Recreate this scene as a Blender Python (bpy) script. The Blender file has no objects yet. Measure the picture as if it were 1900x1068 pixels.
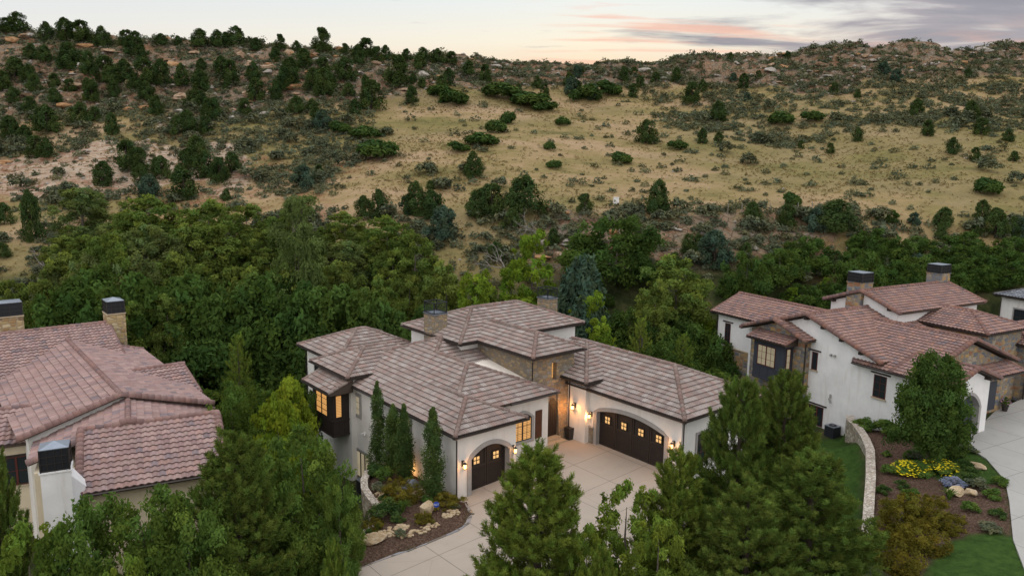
import bpy, math, random
import numpy as np
from mathutils import Vector, Matrix
SC = bpy.context.scene
COL = SC.collection
rad = math.radians
rng = np.random.default_rng(7)
random.seed(7)

# ---------------------------------------------------------------- camera
F, PITCH, ROLL, H = 1393.2, rad(9.477), rad(0.76), 19.0
_cp, _sp, _cr, _sr = math.cos(PITCH), math.sin(PITCH), math.cos(ROLL), math.sin(ROLL)
_r = np.array([1., 0, 0]); _u = np.array([0, _sp, _cp]); _f = np.array([0, _cp, -_sp])
CR = np.array([_cr * _r + _sr * _u, -_sr * _r + _cr * _u, -_f])      # rows: camera right, up, back
cam = bpy.data.cameras.new('camera'); cam_o = bpy.data.objects.new('camera', cam); COL.objects.link(cam_o)
m4 = Matrix([list(CR[0]), list(CR[1]), list(CR[2])]).transposed().to_4x4(); m4.translation = (0, 0, H)
cam_o.matrix_world = m4
cam.sensor_width = 36; cam.lens = F * 36 / 1900; cam.clip_end = 9000; cam.clip_start = .5
SC.camera = cam_o
SC.view_settings.view_transform = 'Standard'; SC.view_settings.look = 'None'
SC.view_settings.exposure = 0.0; SC.view_settings.gamma = 1

def ray(px, py): return CR.T @ np.array([(px - 950) / F, -(py - 534) / F, -1.])
def at_z(px, py, z):
    d = ray(px, py); return np.array([0, 0, H]) + d * ((z - H) / d[2])
def at_y(px, py, y):
    d = ray(px, py); return np.array([0, 0, H]) + d * (y / d[1])

# ---------------------------------------------------------------- world: dusk sky, high thin cloud, sun just down behind the ridge
SUN_AZ, SUN_EL = rad(9), rad(-2.0)
W = bpy.data.worlds.new('World'); SC.world = W; W.use_nodes = True
def NT(t):
    class T: pass
    o = T(); o.t = t; o.n = t.nodes; o.l = t.links
    def N(kind, **kw):
        n = t.nodes.new(kind)
        for k, v in kw.items():
            if k.startswith('i'):
                key = k[1:]; key = int(key) if key.isdigit() else key.replace('_', ' ')
                n.inputs[key].default_value = v
            else: setattr(n, k, v)
        return n
    o.N = N
    o.L = lambda a, b: t.links.new(a, b)
    def M(op, a, b=None, c=None, clamp=False):
        n = t.nodes.new('ShaderNodeMath'); n.operation = op; n.use_clamp = clamp
        for i, v in enumerate((a, b, c)):
            if v is None: continue
            if isinstance(v, (int, float)): n.inputs[i].default_value = v
            else: t.links.new(v, n.inputs[i])
        return n.outputs[0]
    o.M = M
    def MIX(f, a, b, mode='MIX'):
        n = t.nodes.new('ShaderNodeMix'); n.data_type = 'RGBA'; n.blend_type = mode
        for sock, v in ((n.inputs[0], f), (n.inputs[6], a), (n.inputs[7], b)):
            if isinstance(v, (int, float)): sock.default_value = v
            elif isinstance(v, tuple): sock.default_value = (*v[:3], 1)
            else: t.links.new(v, sock)
        return n.outputs[2]
    o.MIX = MIX
    def RAMP(f, stops, interp='LINEAR'):
        n = t.nodes.new('ShaderNodeValToRGB'); n.color_ramp.interpolation = interp
        e = n.color_ramp.elements
        while len(e) < len(stops): e.new(0.5)
        for i, (p, c) in enumerate(stops):
            e[i].position = p; e[i].color = (*c, 1) if len(c) == 3 else c
        t.links.new(f, n.inputs[0]); return n.outputs[0]
    o.RAMP = RAMP
    def NOISE(vec, scale, detail=4, rough=.55, dist=0):
        n = t.nodes.new('ShaderNodeTexNoise'); n.inputs['Scale'].default_value = scale
        n.inputs['Detail'].default_value = detail; n.inputs['Roughness'].default_value = rough; n.inputs['Distortion'].default_value = dist
        if vec is not None: t.links.new(vec, n.inputs['Vector'])
        return n.outputs[0]
    o.NOISE = NOISE
    return o
w = NT(W.node_tree)
for n in list(w.n): w.n.remove(n)
sky = w.N('ShaderNodeTexSky', sky_type='NISHITA', sun_disc=False, sun_elevation=SUN_EL, sun_rotation=SUN_AZ, altitude=1800, air_density=1.0, dust_density=.3, ozone_density=1.0)
tc = w.N('ShaderNodeTexCoord'); sep = w.N('ShaderNodeSeparateXYZ'); w.L(tc.outputs['Generated'], sep.inputs[0])
el = sep.outputs[2]
az = w.M('ARCTAN2', sep.outputs[0], sep.outputs[1])              # 0 straight ahead, + to the right
# pale veil by elevation (high cirrostratus; overhead brightness added out of frame to lift the scene)
veil = w.RAMP(w.M('ADD', el, 0.0), [(0.0, (.98, .58, .34)), (.12, (1.0, .76, .52)), (.15, (1.02, .92, .72)), (.20, (.90, .93, .90)), (.3, (.82, .92, 1.02)), (.5, (1.3, 1.33, 1.4)), (1.0, (1.9, 1.93, 2.05))])
side = w.M('MULTIPLY', w.M('ABSOLUTE', w.M('SUBTRACT', az, .10)), 1.35, clamp=True)   # away from the glow the low sky turns grey-blue
veil = w.MIX(side, veil, w.RAMP(el, [(0, (.66, .68, .70)), (.12, (.86, .85, .80)), (.16, (.80, .83, .85)), (.2, (.70, .78, .85)), (.3, (.72, .82, .92)), (.5, (1.3, 1.33, 1.4)), (1, (1.9, 1.93, 2.05))]))
# cloud deck: noise projected on a horizontal layer
inv = w.M('DIVIDE', 1.0, w.M('ADD', w.M('MAXIMUM', el, 0.0), .05))
cmb = w.N('ShaderNodeCombineXYZ'); w.L(w.M('MULTIPLY', sep.outputs[0], inv), cmb.inputs[0]); w.L(w.M('MULTIPLY', sep.outputs[1], inv), cmb.inputs[1])
mp = w.N('ShaderNodeMapping'); mp.inputs['Scale'].default_value = (.75, 1.5, 1); mp.inputs['Location'].default_value = (3.1, .4, 0); w.L(cmb.outputs[0], mp.inputs[0])
cn = w.NOISE(mp.outputs[0], 1.0, 7, .55, .3)
rgt = w.M('MULTIPLY', w.M('SUBTRACT', az, .10), 3.2, clamp=True)             # the bank of cloud lies to the right
cover = w.M('MULTIPLY', w.M('SUBTRACT', w.M('ADD', cn, w.M('MULTIPLY', rgt, .30)), .62), 7.0, clamp=True)
lowband = w.M('MULTIPLY', w.M('SUBTRACT', .27, el), 12.0, clamp=True)
cover = w.M('MULTIPLY', cover, w.M('ADD', w.M('MULTIPLY', lowband, .9), .0))
ccol = w.RAMP(cn, [(.30, (.82, .55, .46)), (.38, (.50, .44, .46)), (.52, (.30, .29, .345)), (.66, (.25, .25, .31))])
pink = w.M('MULTIPLY', w.M('SUBTRACT', w.NOISE(mp.outputs[0], 2.3, 4, .5, .2), .52), 6.0, clamp=True)
pink = w.M('MULTIPLY', pink, w.M('MULTIPLY', w.M('SUBTRACT', .17, el), 14.0, clamp=True))
ccol = w.MIX(w.M('MULTIPLY', pink, .8), ccol, (.92, .48, .36))
col = w.MIX(cover, veil, ccol)
# thin salmon streaks near the glow
mp2 = w.N('ShaderNodeMapping'); mp2.inputs['Scale'].default_value = (.5, 1.9, 1); mp2.inputs['Location'].default_value = (1.7, 2.2, 0); w.L(cmb.outputs[0], mp2.inputs[0])
st = w.M('MULTIPLY', w.M('SUBTRACT', w.NOISE(mp2.outputs[0], 1.6, 5, .5, .2), .50), 9.0, clamp=True)
nearglow = w.M('MULTIPLY', w.M('SUBTRACT', .20, w.M('ABSOLUTE', w.M('SUBTRACT', az, .19))), 9.0, clamp=True)
st = w.M('MULTIPLY', w.M('MULTIPLY', st, nearglow), w.M('MULTIPLY', lowband, .62))
col = w.MIX(st, col, (1.0, .50, .36))
back = w.M('MULTIPLY', w.M('SUBTRACT', w.M('MULTIPLY', sep.outputs[1], -1.0), -.15), 1.2, clamp=True)       # unseen bright sky added behind the camera to light the walls facing it
col = w.MIX(back, col, (1.68, 1.64, 1.62))
bg1 = w.N('ShaderNodeBackground'); w.L(col, bg1.inputs[0]); bg1.inputs[1].default_value = .95
bg2 = w.N('ShaderNodeBackground'); w.L(sky.outputs[0], bg2.inputs[0]); bg2.inputs[1].default_value = .05
add = w.N('ShaderNodeAddShader'); w.L(bg1.outputs[0], add.inputs[0]); w.L(bg2.outputs[0], add.inputs[1])
wo = w.N('ShaderNodeOutputWorld'); w.L(add.outputs[0], wo.inputs[0])

sun = bpy.data.lights.new('sun', 'SUN'); sun.energy = .5; sun.angle = rad(20); sun.color = (1, .80, .62)
so = bpy.data.objects.new('sun', sun); COL.objects.link(so)
sd = Vector((math.sin(SUN_AZ) * math.cos(SUN_EL), math.cos(SUN_AZ) * math.cos(SUN_EL), math.sin(SUN_EL)))
so.rotation_euler = sd.to_track_quat('Z', 'Y').to_euler()

# ---------------------------------------------------------------- helpers
def tag(o, label=None, cat=None, group=None, kind=None):
    if label: o['label'] = label
    if cat: o['category'] = cat
    if group: o['group'] = group
    if kind: o['kind'] = kind
    return o
def empty(name, loc=(0, 0, 0), rz=0, parent=None):
    o = bpy.data.objects.new(name, None); COL.objects.link(o); o.location = loc; o.rotation_euler = (0, 0, rz); o.parent = parent
    o.empty_display_size = .2
    return o
class MB:
    """collects polygons (with one material slot) and links them as one mesh object"""
    def __init__(s): s.v = []; s.f = []; s.c = []; s.m = []; s.n = 0
    def add(s, verts, faces, cols=None, mi=0):
        verts = np.asarray(verts, float).reshape(-1, 3)
        s.v.append(verts)
        for k, f in enumerate(faces):
            s.f.append([i + s.n for i in f]); s.m.append(mi)
            s.c.append(cols if (cols is None or np.ndim(cols) == 1) else cols[k])
        s.n += len(verts); return s
    def box(s, x0, x1, y0, y1, z0, z1, T=None, mi=0, col=None):
        v = [(x, y, z) for z in (z0, z1) for y in (y0, y1) for x in (x0, x1)]
        if T: v = [T(*p) for p in v]
        return s.add(v, [(0, 2, 3, 1), (4, 5, 7, 6), (0, 1, 5, 4), (2, 6, 7, 3), (0, 4, 6, 2), (1, 3, 7, 5)], mi=mi, cols=col)
    def tube(s, pts, r0, r1=None, n=6, mi=0, col=None, cap=True):
        r1 = r0 if r1 is None else r1
        P = [Vector(p) for p in pts]; R = np.linspace(r0, r1, len(P)) if np.ndim(r0) == 0 else r0
        vs = []
        for i, p in enumerate(P):
            d = (P[min(i + 1, len(P) - 1)] - P[max(i - 1, 0)]).normalized()
            a = d.orthogonal().normalized() if abs(d.z) > .95 else d.cross(Vector((0, 0, 1))).normalized()
            b = d.cross(a)
            for k in range(n):
                t = 2 * math.pi * k / n; vs.append(p + (a * math.cos(t) + b * math.sin(t)) * R[i])
        fs = [(i * n + k, i * n + (k + 1) % n, (i + 1) * n + (k + 1) % n, (i + 1) * n + k) for i in range(len(P) - 1) for k in range(n)]
        if cap: fs += [tuple(range(n))[::-1], tuple((len(P) - 1) * n + k for k in range(n))]
        return s.add([tuple(v) for v in vs], fs, mi=mi, cols=col)
    def build(s, name, mats, parent=None, smooth=False):
        me = bpy.data.meshes.new(name); V = np.concatenate(s.v) if s.v else np.zeros((0, 3))
        me.from_pydata(V.tolist(), [], s.f)
        if not isinstance(mats, (list, tuple)): mats = [mats]
        for m in mats: me.materials.append(m)
        if len(mats) > 1: me.polygons.foreach_set('material_index', s.m)
        if any(c is not None for c in s.c):
            a = me.color_attributes.new('tint', 'FLOAT_COLOR', 'CORNER')
            arr = np.ones((len(me.loops), 4), 'f'); k = 0
            for f, c in zip(s.f, s.c):
                if c is not None: arr[k:k + len(f), :3] = c[:3]
                k += len(f)
            a.data.foreach_set('color', arr.ravel())
        if smooth: me.polygons.foreach_set('use_smooth', [True] * len(me.polygons))
        me.update()
        o = bpy.data.objects.new(name, me); COL.objects.link(o); o.parent = parent
        return o
def quads_mesh(name, V, mats, tint=None, parent=None, smooth=False):
    """V (n,4,3) separate quads"""
    n = len(V); me = bpy.data.meshes.new(name)
    me.vertices.add(n * 4); me.vertices.foreach_set('co', V.reshape(-1).astype('f'))
    me.loops.add(n * 4); me.loops.foreach_set('vertex_index', np.arange(n * 4, dtype='i'))
    me.polygons.add(n); me.polygons.foreach_set('loop_start', np.arange(0, n * 4, 4, dtype='i')); me.polygons.foreach_set('loop_total', np.full(n, 4, 'i'))
    if tint is not None:
        a = me.color_attributes.new('tint', 'FLOAT_COLOR', 'CORNER')
        c = np.ones((n, 4, 4), 'f'); c[:, :, :3] = tint[:, None, :]; a.data.foreach_set('color', c.reshape(-1))
    for m in (mats if isinstance(mats, (list, tuple)) else [mats]): me.materials.append(m)
    if smooth: me.polygons.foreach_set('use_smooth', np.ones(n, bool))
    me.update(calc_edges=True); me.validate()
    if name is None: return me
    o = bpy.data.objects.new(name, me); COL.objects.link(o); o.parent = parent
    return o

# ---------------------------------------------------------------- materials
def mat(name):
    m = bpy.data.materials.new(name); m.use_nodes = True
    t = NT(m.node_tree); b = m.node_tree.nodes['Principled BSDF']; return m, t, b
def plain(name, c, rough=.7, metal=0, spec=.3, var=.12, scale=3, bump=0):
    m, t, b = mat(name)
    tcn = t.N('ShaderNodeTexCoord'); nz = t.NOISE(tcn.outputs['Object'], scale, 5, .6)
    cc = t.MIX(nz, tuple(x * (1 - var * 1.6) for x in c), tuple(min(1, x * (1 + var * 1.6)) for x in c))
    t.L(cc, b.inputs['Base Color']); b.inputs['Roughness'].default_value = rough; b.inputs['Metallic'].default_value = metal
    b.inputs['Specular IOR Level'].default_value = spec
    if bump:
        bp = t.N('ShaderNodeBump'); bp.inputs['Strength'].default_value = bump; bp.inputs['Distance'].default_value = .05
        t.L(t.NOISE(tcn.outputs['Object'], scale * 6, 4, .6), bp.inputs['Height']); t.L(bp.outputs[0], b.inputs['Normal'])
    return m
def stucco(name, c):
    m, t, b = mat(name); tcn = t.N('ShaderNodeTexCoord')
    n1 = t.NOISE(tcn.outputs['Object'], .7, 6, .65); n2 = t.NOISE(tcn.outputs['Object'], 14, 3, .6)
    cc = t.MIX(t.M('MULTIPLY', t.M('SUBTRACT', n1, .35), 2.2, clamp=True), tuple(x * .80 for x in c), c)
    mp = t.N('ShaderNodeMapping'); mp.inputs['Scale'].default_value = (2.5, 2.5, .35); t.L(tcn.outputs['Object'], mp.inputs[0])
    cc = t.MIX(t.M('MULTIPLY', t.M('SUBTRACT', t.NOISE(mp.outputs[0], 1.0, 5, .6), .56), 2.4, clamp=True), cc, (c[0] * .58, c[1] * .54, c[2] * .48))
    cc = t.MIX(t.M('MULTIPLY', n2, .18), cc, (c[0] * .8, c[1] * .79, c[2] * .76))
    t.L(cc, b.inputs['Base Color']); b.inputs['Roughness'].default_value = .9; b.inputs['Specular IOR Level'].default_value = .15
    bp = t.N('ShaderNodeBump'); bp.inputs['Strength'].default_value = .35; bp.inputs['Distance'].default_value = .02
    t.L(t.NOISE(tcn.outputs['Object'], 9, 5, .65), bp.inputs['Height']); t.L(bp.outputs[0], b.inputs['Normal'])
    return m
def stone(name, stops, sx=2.6, sz=4.6, mortar=(.30, .27, .22), bump=.6):
    m, t, b = mat(name); tcn = t.N('ShaderNodeTexCoord')
    mp = t.N('ShaderNodeMapping'); mp.inputs['Scale'].default_value = (sx, sx, sz); t.L(tcn.outputs['Object'], mp.inputs[0])
    wob = t.N('ShaderNodeVectorMath', operation='ADD'); t.L(mp.outputs[0], wob.inputs[0])
    nn = t.N('ShaderNodeTexNoise'); nn.inputs['Scale'].default_value = .6; t.L(mp.outputs[0], nn.inputs['Vector'])
    sc = t.N('ShaderNodeVectorMath', operation='SCALE'); sc.inputs['Scale'].default_value = .5; t.L(nn.outputs[1], sc.inputs[0]); t.L(sc.outputs[0], wob.inputs[1])
    v1 = t.N('ShaderNodeTexVoronoi', feature='F1', distance='CHEBYCHEV', iScale=1.0); v1.inputs['Randomness'].default_value = .8; t.L(wob.outputs[0], v1.inputs['Vector'])
    v2 = t.N('ShaderNodeTexVoronoi', feature='F2', distance='CHEBYCHEV', iScale=1.0); v2.inputs['Randomness'].default_value = .8; t.L(wob.outputs[0], v2.inputs['Vector'])
    gap = t.M('SUBTRACT', v2.outputs['Distance'], v1.outputs['Distance'])
    sp = t.N('ShaderNodeSeparateColor'); t.L(v1.outputs['Color'], sp.inputs[0])
    cc = t.RAMP(sp.outputs[0], stops, 'CONSTANT')
    cc = t.MIX(t.M('MULTIPLY', t.NOISE(tcn.outputs['Object'], 9, 5, .65), .75), cc, t.MIX(.5, cc, (.12, .10, .08)))
    edge = t.M('MULTIPLY', t.M('SUBTRACT', .13, gap), 14, clamp=True)
    cc = t.MIX(edge, cc, mortar)
    t.L(cc, b.inputs['Base Color']); b.inputs['Roughness'].default_value = .88; b.inputs['Specular IOR Level'].default_value = .2
    bp = t.N('ShaderNodeBump'); bp.inputs['Strength'].default_value = bump; bp.inputs['Distance'].default_value = .06
    t.L(t.M('ADD', t.M('MULTIPLY', gap, 4, clamp=True), t.M('MULTIPLY', t.NOISE(tcn.outputs['Object'], 12, 4, .6), .5)), bp.inputs['Height']); t.L(bp.outputs[0], b.inputs['Normal'])
    return m
def tinted(name, rough=.8, spec=.25, var=.25, scale=6, bump=.0):
    """base colour comes from each tile's own glaze colour"""
    m, t, b = mat(name); a = t.N('ShaderNodeAttribute', attribute_name='tint'); tcn = t.N('ShaderNodeTexCoord')
    n = t.NOISE(tcn.outputs['Object'], scale, 5, .7)
    hi = t.N('ShaderNodeVectorMath', operation='SCALE'); t.L(a.outputs['Color'], hi.inputs[0]); t.L(t.M('ADD', t.M('MULTIPLY', n, var * 2), 1 - var), hi.inputs['Scale'])
    t.L(hi.outputs[0], b.inputs['Base Color']); b.inputs['Roughness'].default_value = rough; b.inputs['Specular IOR Level'].default_value = spec
    return m
def foliage(name, c, c2, trans=.25, var=.5):
    """leaf colour varies leaf to leaf, spray to spray and tree to tree"""
    m, t, b = mat(name); m.node_tree.nodes.remove(b)
    g = t.N('ShaderNodeNewGeometry'); oi = t.N('ShaderNodeObjectInfo'); a = t.N('ShaderNodeAttribute', attribute_name='tint')
    f = t.M('ADD', t.M('MULTIPLY', g.outputs['Random Per Island'], .45), t.M('MULTIPLY', oi.outputs['Random'], .55))
    cc = t.MIX(f, c, c2)
    cc = t.MIX(1.0, cc, a.outputs['Color'], 'MULTIPLY')
    d = t.N('ShaderNodeBsdfDiffuse'); t.L(cc, d.inputs[0]); d.inputs['Roughness'].default_value = 1
    tr = t.N('ShaderNodeBsdfTranslucent'); t.L(t.MIX(1.0, cc, (1.2, 1.15, .5), 'MULTIPLY'), tr.inputs[0])
    mx = t.N('ShaderNodeMixShader'); mx.inputs[0].default_value = trans; t.L(d.outputs[0], mx.inputs[1]); t.L(tr.outputs[0], mx.inputs[2])
    t.L(mx.outputs[0], m.node_tree.nodes['Material Output'].inputs[0])
    return m
def glow(name, c, s, blinds=False):
    m, t, b = mat(name); tcn = t.N('ShaderNodeTexCoord'); n = t.NOISE(tcn.outputs['Object'], 1.3, 3, .6)
    cc = t.MIX(n, tuple(x * .55 for x in c), c)
    if blinds:
        sp = t.N('ShaderNodeSeparateXYZ'); t.L(tcn.outputs['Object'], sp.inputs[0])
        k = t.M('FRACT', t.M('MULTIPLY', sp.outputs[2], 9.0)); k = t.M('MULTIPLY', t.M('SUBTRACT', k, .3), 6, clamp=True)
        cc = t.MIX(k, tuple(x * y for x, y in zip(c, (.45, .35, .25))), cc)
    b.inputs['Base Color'].default_value = (.03, .03, .03, 1); b.inputs['Roughness'].default_value = .15
    t.L(cc, b.inputs['Emission Color']); b.inputs['Emission Strength'].default_value = s
    return m
M = {}
M['stucco'] = stucco('white stucco', (.80, .78, .745))
M['stucco2'] = stucco('bright stucco', (.82, .81, .80))
M['cream'] = stucco('cream stucco', (.66, .57, .42))
M['stone'] = stone('tan ledge stone', [(0, (.24, .19, .13)), (.2, (.34, .25, .15)), (.38, (.20, .17, .14)), (.55, (.30, .21, .12)), (.7, (.27, .25, .22)), (.86, (.38, .28, .16))], mortar=(.20, .17, .13))
M['stone2'] = stone('multicolour stone', [(0, (.16, .17, .19)), (.2, (.38, .25, .12)), (.36, (.22, .20, .18)), (.52, (.30, .15, .08)), (.64, (.36, .31, .24)), (.8, (.13, .15, .18)), (.9, (.42, .28, .12))], 1.9, 3.0, mortar=(.24, .2, .15))
M['sandstone'] = stone('yellow sandstone', [(0, (.42, .31, .15)), (.3, (.50, .38, .20)), (.55, (.34, .22, .10)), (.75, (.55, .45, .28)), (.92, (.20, .14, .08))], 2.0, 4.2, mortar=(.30, .24, .16))
M['rubble'] = stone('pale rubble stone', [(0, (.40, .35, .27)), (.3, (.48, .44, .36)), (.55, (.34, .28, .20)), (.75, (.52, .47, .38)), (.9, (.28, .26, .23))], 3.0, 3.2, mortar=(.22, .18, .13))
M['dark'] = plain('dark bronze metal', (.030, .026, .024), .45, .2, .5)
M['gutter'] = plain('bronze gutter', (.045, .036, .032), .35, .5, .5)
M['soffit'] = plain('stained soffit', (.060, .042, .032), .7)
M['trim'] = plain('grey cast trim', (.30, .29, .28), .85, bump=.1)
M['wood'] = plain('dark stained wood', (.030, .022, .018), .6, var=.3)
M['shutterwood'] = plain('brown shutter wood', (.085, .035, .018), .6, var=.3)
M['slate'] = plain('blue grey painted wood', (.040, .044, .056), .6)
M['redframe'] = plain('oxblood window frame', (.09, .022, .018), .5)
M['capmetal'] = plain('grey sheet metal', (.22, .25, .29), .35, .7, .5)
M['mesh'] = plain('black steel mesh', (.022, .024, .028), .5, .4)
M['membrane'] = plain('pale roof membrane', (.75, .68, .60), .8)
M['sill'] = plain('sandstone sill', (.42, .34, .24), .85)
M['lit'] = glow('warm lit glass', (1.0, .53, .17), .95, True)
M['litplain'] = glow('warm lit pane', (1.0, .56, .20), 1.25)
M['dimlit'] = glow('dim curtain glass', (.62, .52, .34), .55)
M['lamp'] = glow('lantern glass', (1.0, .50, .15), 9.0)
M['tile'] = tinted('clay roof tile'); 
m, t, b = mat('window glass'); b.inputs['Base Color'].default_value = (.02, .025, .03, 1); b.inputs['Roughness'].default_value = .06; b.inputs['Specular IOR Level'].default_value = .7; M['glass'] = m
PAL_MAIN = np.array([(.36, .31, .285), (.32, .265, .24), (.30, .215, .19), (.25, .18, .16), (.30, .19, .16), (.23, .18, .165), (.40, .355, .33), (.31, .235, .21)]) * .92
def _soft(p, k, m=1.0): p = np.array(p); return (p * (1 - k) + p.mean(0) * k) * m
PAL_MAIN = _soft(PAL_MAIN, .40, .92) * (.96, .97, .96)
PAL_RED = np.array([(.30, .17, .125), (.27, .15, .115), (.24, .14, .115), (.21, .13, .115), (.32, .19, .14), (.255, .155, .13), (.15, .115, .115), (.33, .165, .11)]) * .92
PAL_PINK = np.array([(.33, .215, .175), (.30, .19, .16), (.27, .17, .145), (.35, .235, .19), (.29, .20, .175), (.17, .135, .135), (.33, .195, .15)]) * .98
PAL_GREY = np.array([(.16, .17, .19), (.12, .125, .14), (.20, .21, .23), (.14, .15, .17)])
PAL_RED = _soft(PAL_RED, .25) * (.92, .98, 1.06); PAL_PINK = _soft(PAL_PINK, .30) * (.90, .93, 1.02)
PW = {id(PAL_MAIN): [.18, .16, .16, .12, .12, .09, .08, .09], id(PAL_RED): [.2, .17, .15, .12, .12, .12, .05, .07], id(PAL_PINK): [.2, .2, .17, .13, .13, .07, .10], id(PAL_GREY): [.25] * 4}

# ---------------------------------------------------------------- roofs
def tile_face(mb, o, sdir, tdir, n, sfun, tmax, pal, tw=.31, ex=.37, barrels=2, amp=.022, rnd=None, lip=.064):
    """one roof slope covered with profiled tiles; sfun(t) gives the (s0,s1) extent at height t"""
    o = np.array(o, float); sd = np.array(sdir, float); td = np.array(tdir, float); n = np.array(n, float)
    smin = min(sfun(0)[0], sfun(tmax)[0]); smax = max(sfun(0)[1], sfun(tmax)[1])
    spb = 6 if barrels == 1 else 4; per = barrels * spb
    c0 = math.floor(smin / tw); c1 = math.ceil(smax / tw); ss = np.arange(c0 * per, c1 * per + 1) * (tw / per)
    prof = lambda s: amp * np.abs(np.sin(np.pi * s / (tw / barrels))) * 2 if barrels > 1 else amp * (1 - np.cos(2 * np.pi * s / tw))
    rows = int(math.ceil(tmax / ex)); P = np.array(PW[id(pal)])
    for r in range(rows):
        t0 = r * ex; t1 = min((r + 1) * ex, tmax)
        if t1 - t0 < .02: continue
        a0, b0 = sfun(t0); a1, b1 = sfun(t1)
        lo = np.clip(ss, a0, b0); up = np.clip(ss, a1, b1)
        zl = prof(lo) + lip; zu = prof(up) + .004
        tiles = (np.arange(len(ss) - 1) // per)
        ids = rnd.choice(len(pal), size=tiles.max() + 1, p=P); br = rnd.uniform(.86, 1.14, tiles.max() + 1)
        L = o + lo[:, None] * sd + t0 * td + zl[:, None] * n
        U = o + up[:, None] * sd + t1 * td + zu[:, None] * n
        B = L - n * (lip + .01)
        k = np.where((np.abs(np.diff(lo)) > 1e-4) | (np.abs(np.diff(up)) > 1e-4))[0]
        if len(k) == 0: continue
        m_ = len(ss); V = np.concatenate([L, U, B]); fs = []; cs = []
        for i in k:
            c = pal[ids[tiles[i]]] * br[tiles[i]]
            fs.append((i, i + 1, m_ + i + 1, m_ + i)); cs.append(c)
            if abs(lo[i + 1] - lo[i]) > 1e-4: fs.append((2 * m_ + i, 2 * m_ + i + 1, i + 1, i)); cs.append(c * .55)  # lip faces darkened: painted shade line between tile rows
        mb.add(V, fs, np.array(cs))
def caps(mb, p, q, pal, rnd, r=.13, step=.40, lift=.04, n=7, half=True):
    p = Vector(p); q = Vector(q); L = (q - p).length; d = (q - p).normalized()
    k = max(1, int(round(L / step))); step = L / k
    side = d.cross(Vector((0, 0, 1))).normalized(); up = side.cross(d).normalized()
    P = np.array(PW[id(pal)])
    for i in range(k):
        c = pal[rnd.choice(len(pal), p=P)] * rnd.uniform(.8, 1.05) * (.85, .78, .76)
        a = p + d * (i * step - .03) + up * lift; b_ = p + d * ((i + 1) * step + .03) + up * (lift - .02)
        vs = []
        for c_, rr in ((a, r * 1.12), (b_, r * .92)):
            for j in range(n):
                th = math.pi * (-.12 + 1.24 * j / (n - 1)); vs.append(c_ + side * math.cos(th) * rr + up * math.sin(th) * rr * .95)
        fs = [(j, j + 1, n + j + 1, n + j) for j in range(n - 1)] + [tuple(range(n))[::-1]]
        mb.add([tuple(v) for v in vs], fs, c)
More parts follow.
